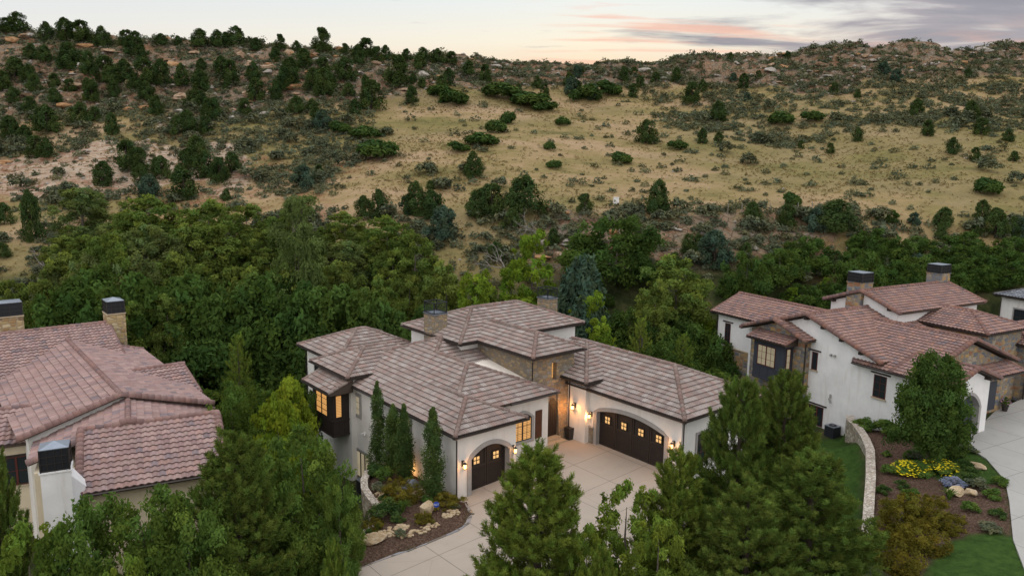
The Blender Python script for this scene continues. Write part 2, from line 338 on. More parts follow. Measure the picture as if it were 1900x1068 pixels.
def roof(parent, x0, x1, y0, y1, z, p, axis='y', g0=False, g1=False, pal=PAL_MAIN, seed=1, skip='', tw=.31, ex=.37, barrels=2, amp=.022, gut='lrf', capr=.13, shed=None, rakecap=None, fascia=.20):
    """hip or gable roof over the eave rectangle x0..x1, y0..y1. axis = ridge direction; g0/g1 make that end a gable. skip: faces not built (l,r,0,1)"""
    rnd = np.random.default_rng(seed)
    if axis == 'y': X0, X1, Y0, Y1 = x0, x1, y0, y1; T = lambda x, y, zz: (x, y, zz)
    else: X0, X1, Y0, Y1 = y0, y1, x0, x1; T = lambda x, y, zz: (y, x, zz)
    hw = (X1 - X0) / 2; zr = z + p * hw; c = (X0 + X1) / 2
    e0 = 0 if g0 else hw; e1 = 0 if g1 else hw
    ya, yb = Y0 + e0, Y1 - e1
    if ya > yb: ya = yb = (ya + yb) / 2
    V = lambda a: np.array(T(*a), float)
    D = lambda a: V(a) - V((0, 0, 0))
    cs = math.sqrt(1 + p * p); tb = MB(); TL = hw * cs
    fl = 1 if axis == 'y' else -1
    # long slopes
    for nm, xs, sgn in (('l', X0, 1), ('r', X1, -1)):
        if nm in skip: continue
        o = V((xs, Y0, z)); sd = D((0, 1, 0)); td = D((sgn / cs, 0, p / cs)); nn = D((-sgn * p / cs, 0, 1 / cs))
        Ly = Y1 - Y0
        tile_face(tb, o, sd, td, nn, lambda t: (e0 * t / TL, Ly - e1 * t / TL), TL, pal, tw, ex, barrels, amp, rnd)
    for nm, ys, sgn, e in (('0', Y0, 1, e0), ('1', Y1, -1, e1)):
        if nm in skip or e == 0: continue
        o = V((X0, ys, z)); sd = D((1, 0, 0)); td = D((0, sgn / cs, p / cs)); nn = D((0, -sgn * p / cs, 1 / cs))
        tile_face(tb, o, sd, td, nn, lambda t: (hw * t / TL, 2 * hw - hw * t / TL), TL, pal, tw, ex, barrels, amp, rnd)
    # fascia, soffit and underside
    sb = MB(); q = .03; zf = z - fascia
    vs = [T(X0 + q, Y0 + q, z - .01), T(X1 - q, Y0 + q, z - .01), T(X1 - q, Y1 - q, z - .01), T(X0 + q, Y1 - q, z - .01), T(c, ya + (q if g0 else 0), zr - .03), T(c, yb - (q if g1 else 0), zr - .03),
          T(X0 + q, Y0 + q, zf), T(X1 - q, Y0 + q, zf), T(X1 - q, Y1 - q, zf), T(X0 + q, Y1 - q, zf)]
    fs = [(0, 3, 5, 4), (1, 4, 5, 2), (0, 4, 1), (2, 5, 3), (6, 0, 1, 7), (7, 1, 2, 8), (8, 2, 3, 9), (9, 3, 0, 6), (6, 7, 8, 9)]
    if not (g0 or g1):
        ro = MB(); ro.v = tb.v; ro.f = tb.f; ro.c = tb.c; ro.m = tb.m; ro.n = tb.n
    sb.add(vs, fs)
    if g0 or g1:       # gables: rafters' underside follows the slope, no flat soffit
        sb = MB(); th = .16
        a = lambda x, y, zz: T(x, y, zz)
        yy0 = Y0 + q if g0 else Y0 + q; yy1 = Y1 - q
        for s_, xe in ((1, X0 + q), (-1, X1 - q)):
            v = [a(xe, yy0, z - .01), a(xe, yy1, z - .01), a(c, yy1 if g1 else yb, zr - .02), a(c, yy0 if g0 else ya, zr - .02)]
            v += [(x_, y_, z_ - th) for x_, y_, z_ in v]
            sb.add(v, [(0, 1, 2, 3), (4, 7, 6, 5), (0, 4, 5, 1), (3, 2, 6, 7), (0, 3, 7, 4), (1, 5, 6, 2)])
        if not g0: sb.add([a(X0 + q, yy0, z - .01), a(X1 - q, yy0, z - .01), a(c, ya, zr - .02)], [(0, 1, 2)])
        if not g1: sb.add([a(X0 + q, yy1, z - .01), a(X1 - q, yy1, z - .01), a(c, yb, zr - .02)], [(0, 2, 1)])
    ob = tb.build('roof', M['tile'], parent)
    sb.build('soffit', M['soffit'], ob)
    # ridge and hip caps
    cb = MB()
    if yb - ya > .3: caps(cb, T(c, ya, zr), T(c, yb, zr), pal, rnd, capr)
    for xx, nm in ((X0, 'l'), (X1, 'r')):
        for ye, yr, g, nf in ((Y0, ya, g0, '0'), (Y1, yb, g1, '1')):
            if nm in skip or (nf in skip): continue
            if g:
                yo = .10 if ye == Y0 else -.10
                caps(cb, T(xx, ye + yo, z), T(c, ye + yo, zr), pal, rnd, rakecap or capr, .36, .0)
            else: caps(cb, T(xx, ye, z), T(c, yr, zr), pal, rnd, capr)
    if cb.n: cb.build('ridge_tiles', M['tile'], ob, True)
    # gutters
    gb = MB(); w_ = .12
    def gut_bar(a, b2, out):
        a = Vector(a); b2 = Vector(b2); out = Vector(out)
        v = []
        for pnt in (a, b2):
            v += [pnt + Vector((0, 0, -.02)), pnt + out * w_ + Vector((0, 0, -.02)), pnt + out * w_ + Vector((0, 0, -.10)), pnt + out * w_ * .5 + Vector((0, 0, -.15)), pnt + Vector((0, 0, -.14))]
        gb.add([tuple(x) for x in v], [(0, 1, 6, 5), (1, 2, 7, 6), (2, 3, 8, 7), (3, 4, 9, 8), (4, 0, 5, 9), (4, 3, 2, 1, 0), (5, 6, 7, 8, 9)])
    if 'l' in gut: gut_bar(T(X0, Y0, z), T(X0, Y1, z), D((-1, 0, 0)))
    if 'r' in gut: gut_bar(T(X1, Y0, z), T(X1, Y1, z), D((1, 0, 0)))
    if 'f' in gut and not g0: gut_bar(T(X0 - w_, Y0, z), T(X1 + w_, Y0, z), D((0, -1, 0)))
    if 'b' in gut and not g1: gut_bar(T(X0 - w_, Y1, z), T(X1 + w_, Y1, z), D((0, 1, 0)))
    if gb.n: gb.build('gutter', M['gutter'], ob)
    return ob
def shed_roof(parent, T, s0, s1, out0, out1, z0, z1, pal, seed=3, hipend=False, **kw):
    """lean-to roof over a bay; T maps (s along wall, out from wall, z) to local xyz. The eave is at out1,z0 and the top at out0,z1"""
    rnd = np.random.default_rng(seed); V = lambda *a: np.array(T(*a), float)
    dep = out1 - out0; rise = z1 - z0; L = math.hypot(dep, rise); tb = MB()
    o = V(s0, out1, z0); sd = V(1, 0, 0) - V(0, 0, 0); td = (V(0, -dep / L, rise / L) - V(0, 0, 0)); nn = V(0, rise / L, dep / L) - V(0, 0, 0)
    W_ = s1 - s0; e = dep if hipend else 0
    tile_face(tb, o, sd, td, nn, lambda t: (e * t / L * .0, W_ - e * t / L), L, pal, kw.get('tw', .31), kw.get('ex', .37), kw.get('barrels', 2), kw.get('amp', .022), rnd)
    ob = tb.build('roof', M['tile'], parent)
    sb = MB(); e2 = e
    a = [V(s0, out1 - .02, z0 - .02), V(s1, out1 - .02, z0 - .02), V(s1 - e2, out0, z1 - .02), V(s0, out0, z1 - .02), V(s0, out1 - .02, z0 - .18), V(s1, out1 - .02, z0 - .18), V(s1, out0, z0 - .18), V(s0, out0, z0 - .18), V(s1, out0, z0 - .02)]
    sb.add(a, [(0, 1, 2, 3), (4, 7, 6, 5), (0, 4, 5, 1), (0, 3, 7, 4), (1, 5, 6, 8), (1, 8, 2)]); sb.build('soffit', M['soffit'], ob)
    cb = MB()
    if hipend:
        caps(cb, T(s1, out1, z0), T(s1 - e, out0, z1), pal, rnd, .12)
        sd2 = V(0, -1, 0) - V(0, 0, 0); td2 = (V(-dep / L, 0, rise / L) - V(0, 0, 0)); n2 = V(rise / L, 0, dep / L) - V(0, 0, 0)
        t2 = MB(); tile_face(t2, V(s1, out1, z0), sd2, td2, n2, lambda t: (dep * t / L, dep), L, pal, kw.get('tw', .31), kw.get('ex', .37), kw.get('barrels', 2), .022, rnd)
        t2.build('hip_end', M['tile'], ob)
    else: caps(cb, T(s1 - .06, out1, z0), T(s1 - .06, out0, z1), pal, rnd, .11)
    cb.build('rake_tiles', M['tile'], ob, True); cb = MB()
    caps(cb, T(s0 + .06, out1, z0), T(s0 + .06, out0, z1), pal, rnd, .11)
    cb.build('rake_tiles', M['tile'], ob, True)
    gb = MB(); gb.box(s0 - .03, s1 + .03, out1, out1 + .11, z0 - .13, z0 - .02, T); gb.build('gutter', M['gutter'], ob)
    return ob

# ---------------------------------------------------------------- facade helpers: T(s, out, z)
def face_mb(b): return lambda s, o, z: (b - o, s, z)        # wall at x=b facing -x, s runs along y
def face_ma(a): return lambda s, o, z: (s, a - o, z)        # wall at y=a facing -y, s runs along x
def face_pb(b): return lambda s, o, z: (b + o, s, z)
def wall_box(parent, x0, x1, y0, y1, z0, z1, m_, name='wall'):
    b_ = MB().box(x0, x1, y0, y1, z0, z1); return b_.build(name, m_, parent)
def gable_wall(parent, axis, x0, x1, y0, y1, z0, z, p, m_, name='wall'):
    """box with a gable-shaped top; ridge along axis"""
    T = (lambda x, y, zz: (x, y, zz)) if axis == 'y' else (lambda x, y, zz: (y, x, zz))
    if axis == 'x': x0, x1, y0, y1 = y0, y1, x0, x1
    c = (x0 + x1) / 2; zr = z + p * (x1 - x0) / 2
    v = []
    for y in (y0, y1): v += [T(x0, y, z0), T(x1, y, z0), T(x1, y, z), T(c, y, zr), T(x0, y, z)]
    return MB().add(v, [(0, 1, 2, 3, 4), (9, 8, 7, 6, 5), (0, 5, 6, 1), (1, 6, 7, 2), (2, 7, 8, 3), (3, 8, 9, 4), (4, 9, 5, 0)]).build(name, m_, parent)
def window(parent, T, s0, s1, z0, z1, nx=2, nz=3, fr='dark', pane='glass', leaves=1, trim=None, tw=.14, arch=0, sill=None, head=None):
    f = MB(); fw = .055
    f.box(s0, s1, -.02, .05, z0, z0 + fw, T); f.box(s0, s1, -.02, .05, z1 - fw, z1, T)
    f.box(s0, s0 + fw, -.02, .052, z0, z1, T); f.box(s1 - fw, s1, -.02, .052, z0, z1, T)
    for k in range(1, leaves): c = s0 + (s1 - s0) * k / leaves; f.box(c - .05, c + .05, -.02, .054, z0, z1, T)
    for k in range(1, nx):
        c = s0 + (s1 - s0) * k / nx; f.box(c - .015, c + .015, -.01, .034, z0, z1, T)
    for k in range(1, nz):
        c = z0 + (z1 - z0) * k / nz; f.box(s0, s1, -.01, .030, c - .015, c + .015, T)
    w_ = f.build('window', M[fr], parent)
    MB().box(s0 + .01, s1 - .01, -.015, .018, z0 + .01, z1 - .01, T).build('pane', M[pane], w_)
    if trim:
        t_ = MB()
        t_.box(s0 - tw, s0, -.02, .07, z0 - tw, z1 + (0 if arch else tw), T); t_.box(s1, s1 + tw, -.02, .07, z0 - tw, z1 + (0 if arch else tw), T)
        t_.box(s0, s1, -.02, .072, z0 - tw, z0, T)
        if arch:
            n = 10; c = (s0 + s1) / 2; hw = (s1 - s0) / 2
            for i in range(n):
                u0, u1 = -1 + 2 * i / n, -1 + 2 * (i + 1) / n
                g = lambda u, e: (c + u * (hw + e), z1 + (arch + e * .9) * (1 - u * u) + (0 if e else 0))
                (a0, b0), (a1, b1), (a2, b2), (a3, b3) = g(u0, 0), g(u1, 0), g(u1, tw), g(u0, tw)
                v = [T(a0, .071, b0), T(a1, .071, b1), T(a2, .071, b2), T(a3, .071, b3), T(a0, -.02, b0), T(a1, -.02, b1), T(a2, -.02, b2), T(a3, -.02, b3)]
                t_.add(v, [(0, 1, 2, 3), (0, 4, 5, 1), (3, 2, 6, 7)])
            v = [T(s0, .02, z1)] + [T(c + (-1 + 2 * i / n) * hw, .02, z1 + arch * (1 - (-1 + 2 * i / n) ** 2)) for i in range(n + 1)] + [T(s1, .02, z1)]
            MB().add(v, [tuple(range(len(v)))]).build('arched_pane', M[fr], w_)
        else: t_.box(s0, s1, -.02, .072, z1, z1 + tw, T)
        t_.build('trim', M[trim], w_)
    if sill: MB().box(s0 - .1, s1 + .1, -.02, .12, z0 - .10, z0 - .003, T).build('sill', M[sill], w_)
    if head: MB().box(s0 - .28, s1 + .28, -.02, .10, z1 + .10, z1 + .20, T).build('lintel', M[head], w_)
    return w_
def arch_wall(parent, T, S0, S1, z0, z1, a0, a1, zs, za, dep, m_, trim=None, tw=.22, name='wall', zb=None):
    """front wall skin with a segmental-arch opening a0..a1 (spring zs, crown za), reveals dep deep"""
    n = 14; b_ = MB(); zb = z0 if zb is None else zb
    us = np.linspace(0, 1, n + 1); A = [(a0 + (a1 - a0) * u, zs + (za - zs) * math.sin(math.pi * u) ** .8 if za - zs > .6 else zs + (za - zs) * (1 - (2 * u - 1) ** 2)) for u in us]
    for (p0, p1) in ((S0, a0), (a1, S1)): b_.box(p0, p1, -dep, 0, z0, z1, T)
    for i in range(n):
        (x0, y0), (x1, y1) = A[i], A[i + 1]
        v = [T(x0, 0, y0), T(x1, 0, y1), T(x1, 0, z1), T(x0, 0, z1), T(x0, -dep, y0), T(x1, -dep, y1)]
        b_.add(v, [(0, 1, 2, 3), (0, 4, 5, 1)])
    w_ = b_.build(name, m_, parent)
    if trim:
        t_ = MB(); t_.box(a0 - tw, a0 + .03, -dep, .05, zb, zs, T); t_.box(a1 - .03, a1 + tw, -dep, .05, zb, zs, T)
        c = (a0 + a1) / 2
        for i in range(n):
            def o_(k):
                x, y = A[k]; u = us[k] * 2 - 1
                return (x + u * tw, y + tw * (1 - .55 * abs(u) ** 3) if 0 < k < n else y)
            (x0, y0), (x1, y1) = A[i], A[i + 1]; (X0, Y0), (X1, Y1) = o_(i), o_(i + 1)
            v = [T(x0, .05, y0), T(x1, .05, y1), T(X1, .05, Y1), T(X0, .05, Y0), T(x0, -dep * .98, y0 - .02), T(x1, -dep * .98, y1 - .02), T(X0, -.01, Y0), T(X1, -.01, Y1)]
            t_.add(v, [(0, 1, 2, 3), (0, 4, 5, 1), (3, 2, 7, 6)])
        t_.build('door_surround', M[trim], parent)
    return w_
def garage_door(parent, T, s0, s1, z0, zs, za, nleaf, label=None):
    """T out=0 is the door plane. Carriage style leaves with chevron boards and a small four-pane light in each"""
    b_ = MB(); n = 12
    v = [T(s0 - .1, -.05, z0)] + [T(s1 + .1, -.05, z0)] + [T(s1 + .1, -.05, za + .1), T(s0 - .1, -.05, za + .1)]
    b_.box(s0 - .05, s1 + .05, -.10, -.03, z0, za + .05, T)
    d_ = b_.build('garage_door', M['wood'], parent)
    if label: d_['label'] = label
    W_ = (s1 - s0) / nleaf; fl = MB(); bd = MB()
    for k in range(nleaf):
        a, c = s0 + k * W_, s0 + (k + 1) * W_
        fl.box(a + .02, a + .13, -.03, .03, z0, za + .04, T); fl.box(c - .13, c - .02, -.03, .03, z0, za + .04, T)
        fl.box(a + .13, c - .13, -.03, .028, z0, z0 + .16, T); fl.box(a + .13, c - .13, -.03, .028, z0 + 1.42, z0 + 1.56, T)
        # chevron boards in the lower panel
        left = (k % 2 == 0); m0, m1 = a + .13, c - .13; h_ = 1.26; st_ = .135; w2 = m1 - m0
        zz = z0 + .16 - w2
        while zz < z0 + 1.42:
            y0_, y1_ = (zz, zz + w2) if left else (zz + w2, zz)
            def cl(x, y): return x, min(max(y, z0 + .16), z0 + 1.42)
            p = [cl(m0, y0_), cl(m1, y1_), cl(m1, y1_ + .10), cl(m0, y0_ + .10)]
            lo_, hi_ = z0 + .16, z0 + 1.42
            # clip the slanted board to the panel
            def clip(poly, val, keep_above):
                out = []
                for i in range(len(poly)):
                    P_, Q_ = poly[i], poly[(i + 1) % len(poly)]
                    ip, iq = (P_[1] >= val) == keep_above or P_[1] == val, (Q_[1] >= val) == keep_above or Q_[1] == val
                    if ip: out.append(P_)
                    if ip != iq:
                        u = (val - P_[1]) / (Q_[1] - P_[1]); out.append((P_[0] + u * (Q_[0] - P_[0]), val))
                return out
            poly = clip(clip([(m0, y0_), (m1, y1_), (m1, y1_ + .105), (m0, y0_ + .105)], lo_, True) or [], hi_, False) if True else p
            if len(poly) > 2:
                m_ = len(poly); vv = [T(x, .006, y) for x, y in poly] + [T(x, -.03, y) for x, y in poly]
                bd.add(vv, [tuple(range(m_))] + [(i, m_ + i, m_ + (i + 1) % m_, (i + 1) % m_) for i in range(m_)])
            zz += st_
        wc = (a + c) / 2; wz = z0 + 1.62
        lb = MB(); lb.box(wc - .22, wc + .22, -.02, .014, wz, wz + .46, T); lb.build('pane', M['litplain'], d_)
        wm = MB(); wm.box(wc - .27, wc - .21, -.03, .04, wz - .05, wz + .51, T); wm.box(wc + .21, wc + .27, -.03, .04, wz - .05, wz + .51, T)
        wm.box(wc - .21, wc + .21, -.03, .04, wz - .05, wz + .01, T); wm.box(wc - .21, wc + .21, -.03, .04, wz + .45, wz + .51, T)
        wm.box(wc - .025, wc + .025, -.02, .035, wz, wz + .46, T); wm.box(wc - .21, wc + .21, -.02, .034, wz + .205, wz + .255, T); wm.build('muntin', M['wood'], d_)
    fl.build('stile', M['wood'], d_); bd.build('chevron_board', M['wood'], d_)
    return d_
def lantern(parent, T, s, z, power=28, lit=True):
    b_ = MB(); b_.box(s - .07, s + .07, 0, .03, z - .05, z + .30, T)
    b_.tube([T(s, .02, z + .22), T(s, .12, z + .34), T(s, .24, z + .30), T(s, .25, z + .22)], .018)
    for k in range(6):
        a0, a1 = k * math.pi / 3, (k + 1) * math.pi / 3
        b_.add([T(s, .25, z + .27), T(s + .15 * math.cos(a0), .25 + .15 * math.sin(a0), z + .16), T(s + .15 * math.cos(a1), .25 + .15 * math.sin(a1), z + .16)], [(0, 1, 2)])
        b_.tube([T(s + .105 * math.cos(a0), .25 + .105 * math.sin(a0), z + .17), T(s + .085 * math.cos(a0), .25 + .085 * math.sin(a0), z - .12)], .010, n=4)
    b_.box(s - .08, s + .08, .17, .33, z - .16, z - .12, T)
    l_ = b_.build('wall_lantern', M['dark'], parent)
    g = MB(); g.tube([T(s, .25, z - .11), T(s, .25, z + .15)], .078, .095, 8); g.build('glass', M['lamp' if lit else 'glass'], l_)
    if lit:
        li = bpy.data.lights.new('lantern_light', 'POINT'); li.energy = power; li.color = (1, .43, .13); li.shadow_soft_size = .09
        lo = bpy.data.objects.new('lantern_light', li); COL.objects.link(lo); lo.parent = l_; lo.location = T(s, .42, z - .02)
    return l_
def chimney(parent, x0, x1, y0, y1, z0, z1, m_, kind='cage', ch=.85, lipm=None):
    b_ = MB().box(x0, x1, y0, y1, z0, z1)
    c_ = b_.build('chimney', m_, parent)
    lp = MB().box(x0 - .05, x1 + .05, y0 - .05, y1 + .05, z1, z1 + .07); 
    if kind == 'cage':
        lp.build('cap_slab', M['capmetal'], c_)
        k = MB(); e = .03
        for (x, y) in ((x0 + e, y0 + e), (x1 - e, y0 + e), (x0 + e, y1 - e), (x1 - e, y1 - e)): k.box(x - .025, x + .025, y - .025, y + .025, z1 + .07, z1 + ch)
        for zz in (z1 + .09, z1 + ch):
            k.box(x0, x1, y0 - .003, y0 + .05, zz, zz + .05); k.box(x0, x1, y1 - .05, y1 + .003, zz, zz + .05)
            k.box(x0 - .003, x0 + .047, y0 + .05, y1 - .05, zz, zz + .05); k.box(x1 - .047, x1 + .003, y0 + .05, y1 - .05, zz, zz + .05)
        st_ = .12
        for x in np.arange(x0 + .1, x1 - .05, st_):
            for y in (y0 + .02, y1 - .02): k.box(x - .003, x + .003, y - .003, y + .003, z1 + .14, z1 + ch)
        for y in np.arange(y0 + .1, y1 - .05, st_):
            for x in (x0 + .02, x1 - .02): k.box(x - .003, x + .003, y - .003, y + .003, z1 + .14, z1 + ch)
        for zz in np.arange(z1 + .2, z1 + ch - .03, st_):
            for y in (y0 + .02, y1 - .02): k.box(x0 + .04, x1 - .04, y - .004, y + .004, zz - .004, zz + .004)
            for x in (x0 + .02, x1 - .02): k.box(x - .004, x + .004, y0 + .04, y1 - .04, zz - .004, zz + .004)
        k.build('spark_cage', M['mesh'], c_)
    else:
        lp.build('cap_slab', lipm or m_, c_)
        k = MB(); k.box(x0 + .04, x1 - .04, y0 + .04, y1 - .04, z1 + .07, z1 + ch)
        k.build('shroud', M['mesh'], c_)
        g = MB(); n_ = 3
        for zz in np.linspace(z1 + .12, z1 + ch - .03, n_ + 1): g.box(x0 + .01, x1 - .01, y0 + .01, y1 - .01, zz - .015, zz + .015)
        for (x, y) in ((x0 + .02, y0 + .02), (x1 - .02, y0 + .02), (x0 + .02, y1 - .02), (x1 - .02, y1 - .02)): g.box(x - .03, x + .03, y - .03, y + .03, z1 + .07, z1 + ch)
        for u in (.25, .5, .75):
            g.box(x0 + (x1 - x0) * u - .015, x0 + (x1 - x0) * u + .015, y0 + .012, y1 - .012, z1 + .07, z1 + ch); g.box(x0 + .012, x1 - .012, y0 + (y1 - y0) * u - .015, y0 + (y1 - y0) * u + .015, z1 + .07, z1 + ch)
        g.build('bars', M['dark'], c_)
        cx, cy = (x0 + x1) / 2, (y0 + y1) / 2; zc = z1 + ch + .01; rise = .22 if kind == 'pyr' else .06
        MB().add([(x0, y0, zc), (x1, y0, zc), (x1, y1, zc), (x0, y1, zc), (cx, cy, zc + rise), (x0, y0, zc - .04), (x1, y0, zc - .04), (x1, y1, zc - .04), (x0, y1, zc - .04)],
                 [(0, 1, 4), (1, 2, 4), (2, 3, 4), (3, 0, 4), (0, 5, 6, 1), (1, 6, 7, 2), (2, 7, 8, 3), (3, 8, 5, 0), (5, 8, 7, 6)]).build('lid', M['capmetal'], c_)
    return c_
def downpipe(parent, pts, r=.045):
    return MB().tube(pts, r, n=6).build('downpipe', M['gutter'], parent)

# ================================================================ MAIN HOUSE (x runs away to the right, y away to the left; z=0 at the near garage door)
HM = empty('house', (-2.967, 40.206, 0), rad(39.53))
tag(HM, 'white stucco house in the middle with grey pink hip roofs and two lit garages', 'house')
P_ = .415
kw = dict(pal=PAL_MAIN, tw=.33, ex=.39, barrels=2, amp=.020)
roof(HM, -.45, 4.8, -.45, 7.0, 4.0, P_, 'y', seed=11, skip='1', gut='lrf', **kw)                       # single garage
def free_faces(parent, faces, seed, extra=None, name='roof', capl=(), gut=(), und=True):
    """roof built slope by slope: each face = (eave point A, eave point B, top points from B's side to A's side)"""
    rnd = np.random.default_rng(seed); tb = MB(); sb = MB()
    for f in faces:
        A, B = np.array(f[0], float), np.array(f[1], float); tops = [np.array(p, float) for p in f[2]]
        sd = (B - A) / np.linalg.norm(B - A); v = tops[0] - A; n = np.cross(sd, v); n /= np.linalg.norm(n)
        if n[2] < 0: n = -n
        td = np.cross(n, sd); td = td if td[2] > 0 else -td
        W_ = np.linalg.norm(B - A); pts = [((p - A) @ sd, (p - A) @ td) for p in tops]; tmax = max(p[1] for p in pts)
        rt = [(W_, 0.)] + sorted([p for p in pts if True], key=lambda p: p[1]) ; 
        right = [(W_, 0.)] + pts[:len(f[2]) - (f[3] if len(f) > 3 else len(pts) // 2)] if len(pts) > 1 else [(W_, 0.), pts[0]]
        left = [(0., 0.)] + (pts[::-1][:(f[3] if len(f) > 3 else len(pts) // 2)] if len(pts) > 1 else [pts[0]])
        rx, ry = [p[0] for p in right], [p[1] for p in right]; lx, ly = [p[0] for p in left], [p[1] for p in left]
        fn = lambda t, rx=rx, ry=ry, lx=lx, ly=ly: (float(np.interp(t, ly, lx)), float(np.interp(t, ry, rx)))
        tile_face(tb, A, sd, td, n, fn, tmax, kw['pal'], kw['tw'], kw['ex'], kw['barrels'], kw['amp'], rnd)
        pl = [A, B] + tops; m_ = len(pl); sb.add([p - n * .02 for p in pl] + [p - n * .14 for p in pl], [tuple(range(m_)), tuple(range(m_, 2 * m_))[::-1]] + [(i, m_ + i, m_ + (i + 1) % m_, (i + 1) % m_) for i in range(m_)])
    ob = tb.build(name, M['tile'], parent); sb.build('soffit', M['soffit'], ob)
    cb = MB()
    for a, b in capl: caps(cb, a, b, kw['pal'], rnd, .13)
    if cb.n: cb.build('ridge_tiles', M['tile'], ob, True)
    gb = MB()
    for a, b in gut: gb.tube([Vector(a) + Vector((0, 0, -.06)), Vector(b) + Vector((0, 0, -.06))], .065, n=6)
    if gb.n: gb.build('gutter', M['gutter'], ob)
    return ob
# front wing: left slope shared with the garage, front eave at y=1.27 (z 4.4), ridge x=4.6
zl = lambda x: 4 + P_ * (x + .45)
AP1 = (4.6, 5.37, zl(4.6)); ZF = lambda y: 4.4 + (AP1[2] - 4.4) / (5.37 - 1.27) * (y - 1.27)
xe = -.45 + (4.4 - 4) / P_                                            # where the left slope reaches the front eave's height
free_faces(HM, [((-.45, 12.3, 4.0), (-.45, 1.0, 4.0), [(2.17, 2.9, zl(2.17)), AP1, (4.6, 8.9, zl(4.6)), (4.0, 12.3, zl(4.0))], 2),
                ((xe, 1.27, 4.4), (8.95, 1.27, 4.4), [AP1], 1),
                ((8.95, 1.27, 4.4), (8.95, 9.0, 4.4), [(4.6, 9.0, zl(4.6)), AP1], 1)], 13,
           capl=[((2.17, 2.9, zl(2.17)), AP1), ((8.95, 1.27, 4.4), AP1), (AP1, (4.6, 8.9, zl(4.6)))],
           gut=[((-.5, 12.3, 4.0), (-.5, -.45, 4.0)), ((4.9, 1.22, 4.4), (9.0, 1.22, 4.4)), ((9.0, 1.22, 4.4), (9.0, 4.0, 4.4))])
# the higher part behind, a pyramid of slope 0.415 round (6.05, 10.45)
AP2 = (6.05, 10.45, zl(6.05))
free_faces(HM, [((-.44, 16.9, 4.005), (-.44, 3.96, 4.005), [AP2], 1), ((-.45, 3.95, 4.0), (12.5, 3.95, 4.0), [AP2], 1), ((12.5, 16.95, 4.0), (-.45, 16.95, 4.0), [AP2], 1)], 14,
           capl=[((4.6, 9.0, zl(4.6)), AP2), ((1.6, 14.9, zl(1.6)), AP2)])
roof(HM, -.9, 7.0, 11.4, 17.1, 4.65, P_, 'x', seed=15, skip='1', gut='lf', **kw)                      # left wing over the bay (ridge along x)
roof(HM, 0.0, 7.3, 14.7, 21.3, 4.9, P_, 'x', seed=16, gut='lf', **kw)                                 # far left wing
roof(HM, 6.0, 18.0, 8.15, 15.75, 6.65, .40, 'x', seed=17, gut='lrf', **kw)                              # upper storey
roof(HM, 7.5, 12.15, 2.2, 12.0, 6.652, .41, 'y', seed=18, skip='1', gut='lrf', **kw)                 # tower
roof(HM, 10.95, 19.1, -7.25, 10.5, 4.4, .43, 'y', seed=19, skip='1', gut='lrf', **kw)                # double garage
roof(HM, 10.45, 18.7, .3, 9.0, 4.9, .35, 'y', seed=20, skip='1', gut='lf', **kw)
# walls
ms = M['stucco']
arch_wall(HM, face_ma(0), 0, 4.3, -.6, 3.85, .95, 3.82, 2.15, 2.80, .55, ms, 'trim', .26, zb=-.05)
wall_box(HM, 0, 4.3, .55, 8, -3.2, 3.86, ms)
wall_box(HM, 0.25, 8.5, 1.77, 9, -3.2, 4.3, ms)
wall_box(HM, 0, 2, 7.9, 12.6, -3.6, 4.0, ms); wall_box(HM, 0.3, 9, 8.9, 16.5, -3.6, 4.2, ms)
wall_box(HM, -.4, 6.5, 11.9, 16.7, -4.0, 4.52, ms)
wall_box(HM, .5, 7, 15.2, 20.8, -4.5, 4.75, ms)
wall_box(HM, 6.5, 17.5, 8.65, 15.25, -3, 6.52, ms)
b_ = MB(); T = face_ma(3.7)
# stone tower with a slit opening in its front
T = face_ma(2.7)
for (x0, x1, z0, z1) in ((7.9, 9.6, -.5, 6.55), (10.05, 11.65, -.5, 6.55), (9.6, 10.05, 5.9, 6.55), (9.6, 10.05, -.5, 4.73)): b_.box(x0, x1, -.45, 0, z0, z1, T)
b_.box(7.9, 11.65, -8.5, -.45, -.5, 6.55, T); b_.build('tower_wall', M['stone'], HM)
sl = MB(); sl.box(9.61, 10.04, -.44, -.36, 4.74, 5.89, T); so_ = sl.build('slit_window', M['lit'], HM)
MB().box(9.80, 9.85, -.36, -.30, 4.74, 5.89, T).build('window_bar', M['dark'], so_)
MB().add([(5.4, 2.9, 4.5), (7.89, 2.9, 4.5), (7.89, 8.6, 4.5), (5.4, 8.6, 4.5), (5.4, 2.9, 4.95), (7.89, 2.9, 4.90), (7.89, 8.6, 5.62), (5.4, 8.6, 5.55)],
         [(0, 3, 2, 1), (4, 5, 6, 7), (0, 1, 5, 4), (1, 2, 6, 5), (2, 3, 7, 6), (3, 0, 4, 7)]).build('flat_roof', M['membrane'], HM)
# double garage front
arch_wall(HM, face_mb(11.4), -6.75, 1.1, -.2, 4.35, -5.55, .17, 2.86, 3.32, .42, ms, 'trim', .26, zb=.5)
wall_box(HM, 11.82, 18.6, -6.75, 9.8, -2.5, 4.3, ms)
wall_box(HM, 10.95, 18.2, .8, 2.5, -.5, 4.75, ms); wall_box(HM, 11.9, 18.2, 2.5, 9.9, -.5, 4.75, ms)
MB().add([(10.1, 2.35, .3), (11.66, 2.35, .3), (11.66, 2.8, .3), (10.1, 2.8, .3), (10.1, 2.68, 4.6), (11.66, 2.68, 4.6), (11.66, 2.8, 4.6), (10.1, 2.8, 4.6)], [(0, 1, 5, 4), (1, 2, 6, 5), (2, 3, 7, 6), (3, 0, 4, 7), (4, 5, 6, 7), (0, 3, 2, 1)]).build('stone_buttress', M['stone'], HM)
MB().box(.55, 1.0, -.02, .09, .35, 1.66, lambda s, o, z: (11.4 - o, s - .15, z)).build('stone_wainscot', M['stone'], HM)
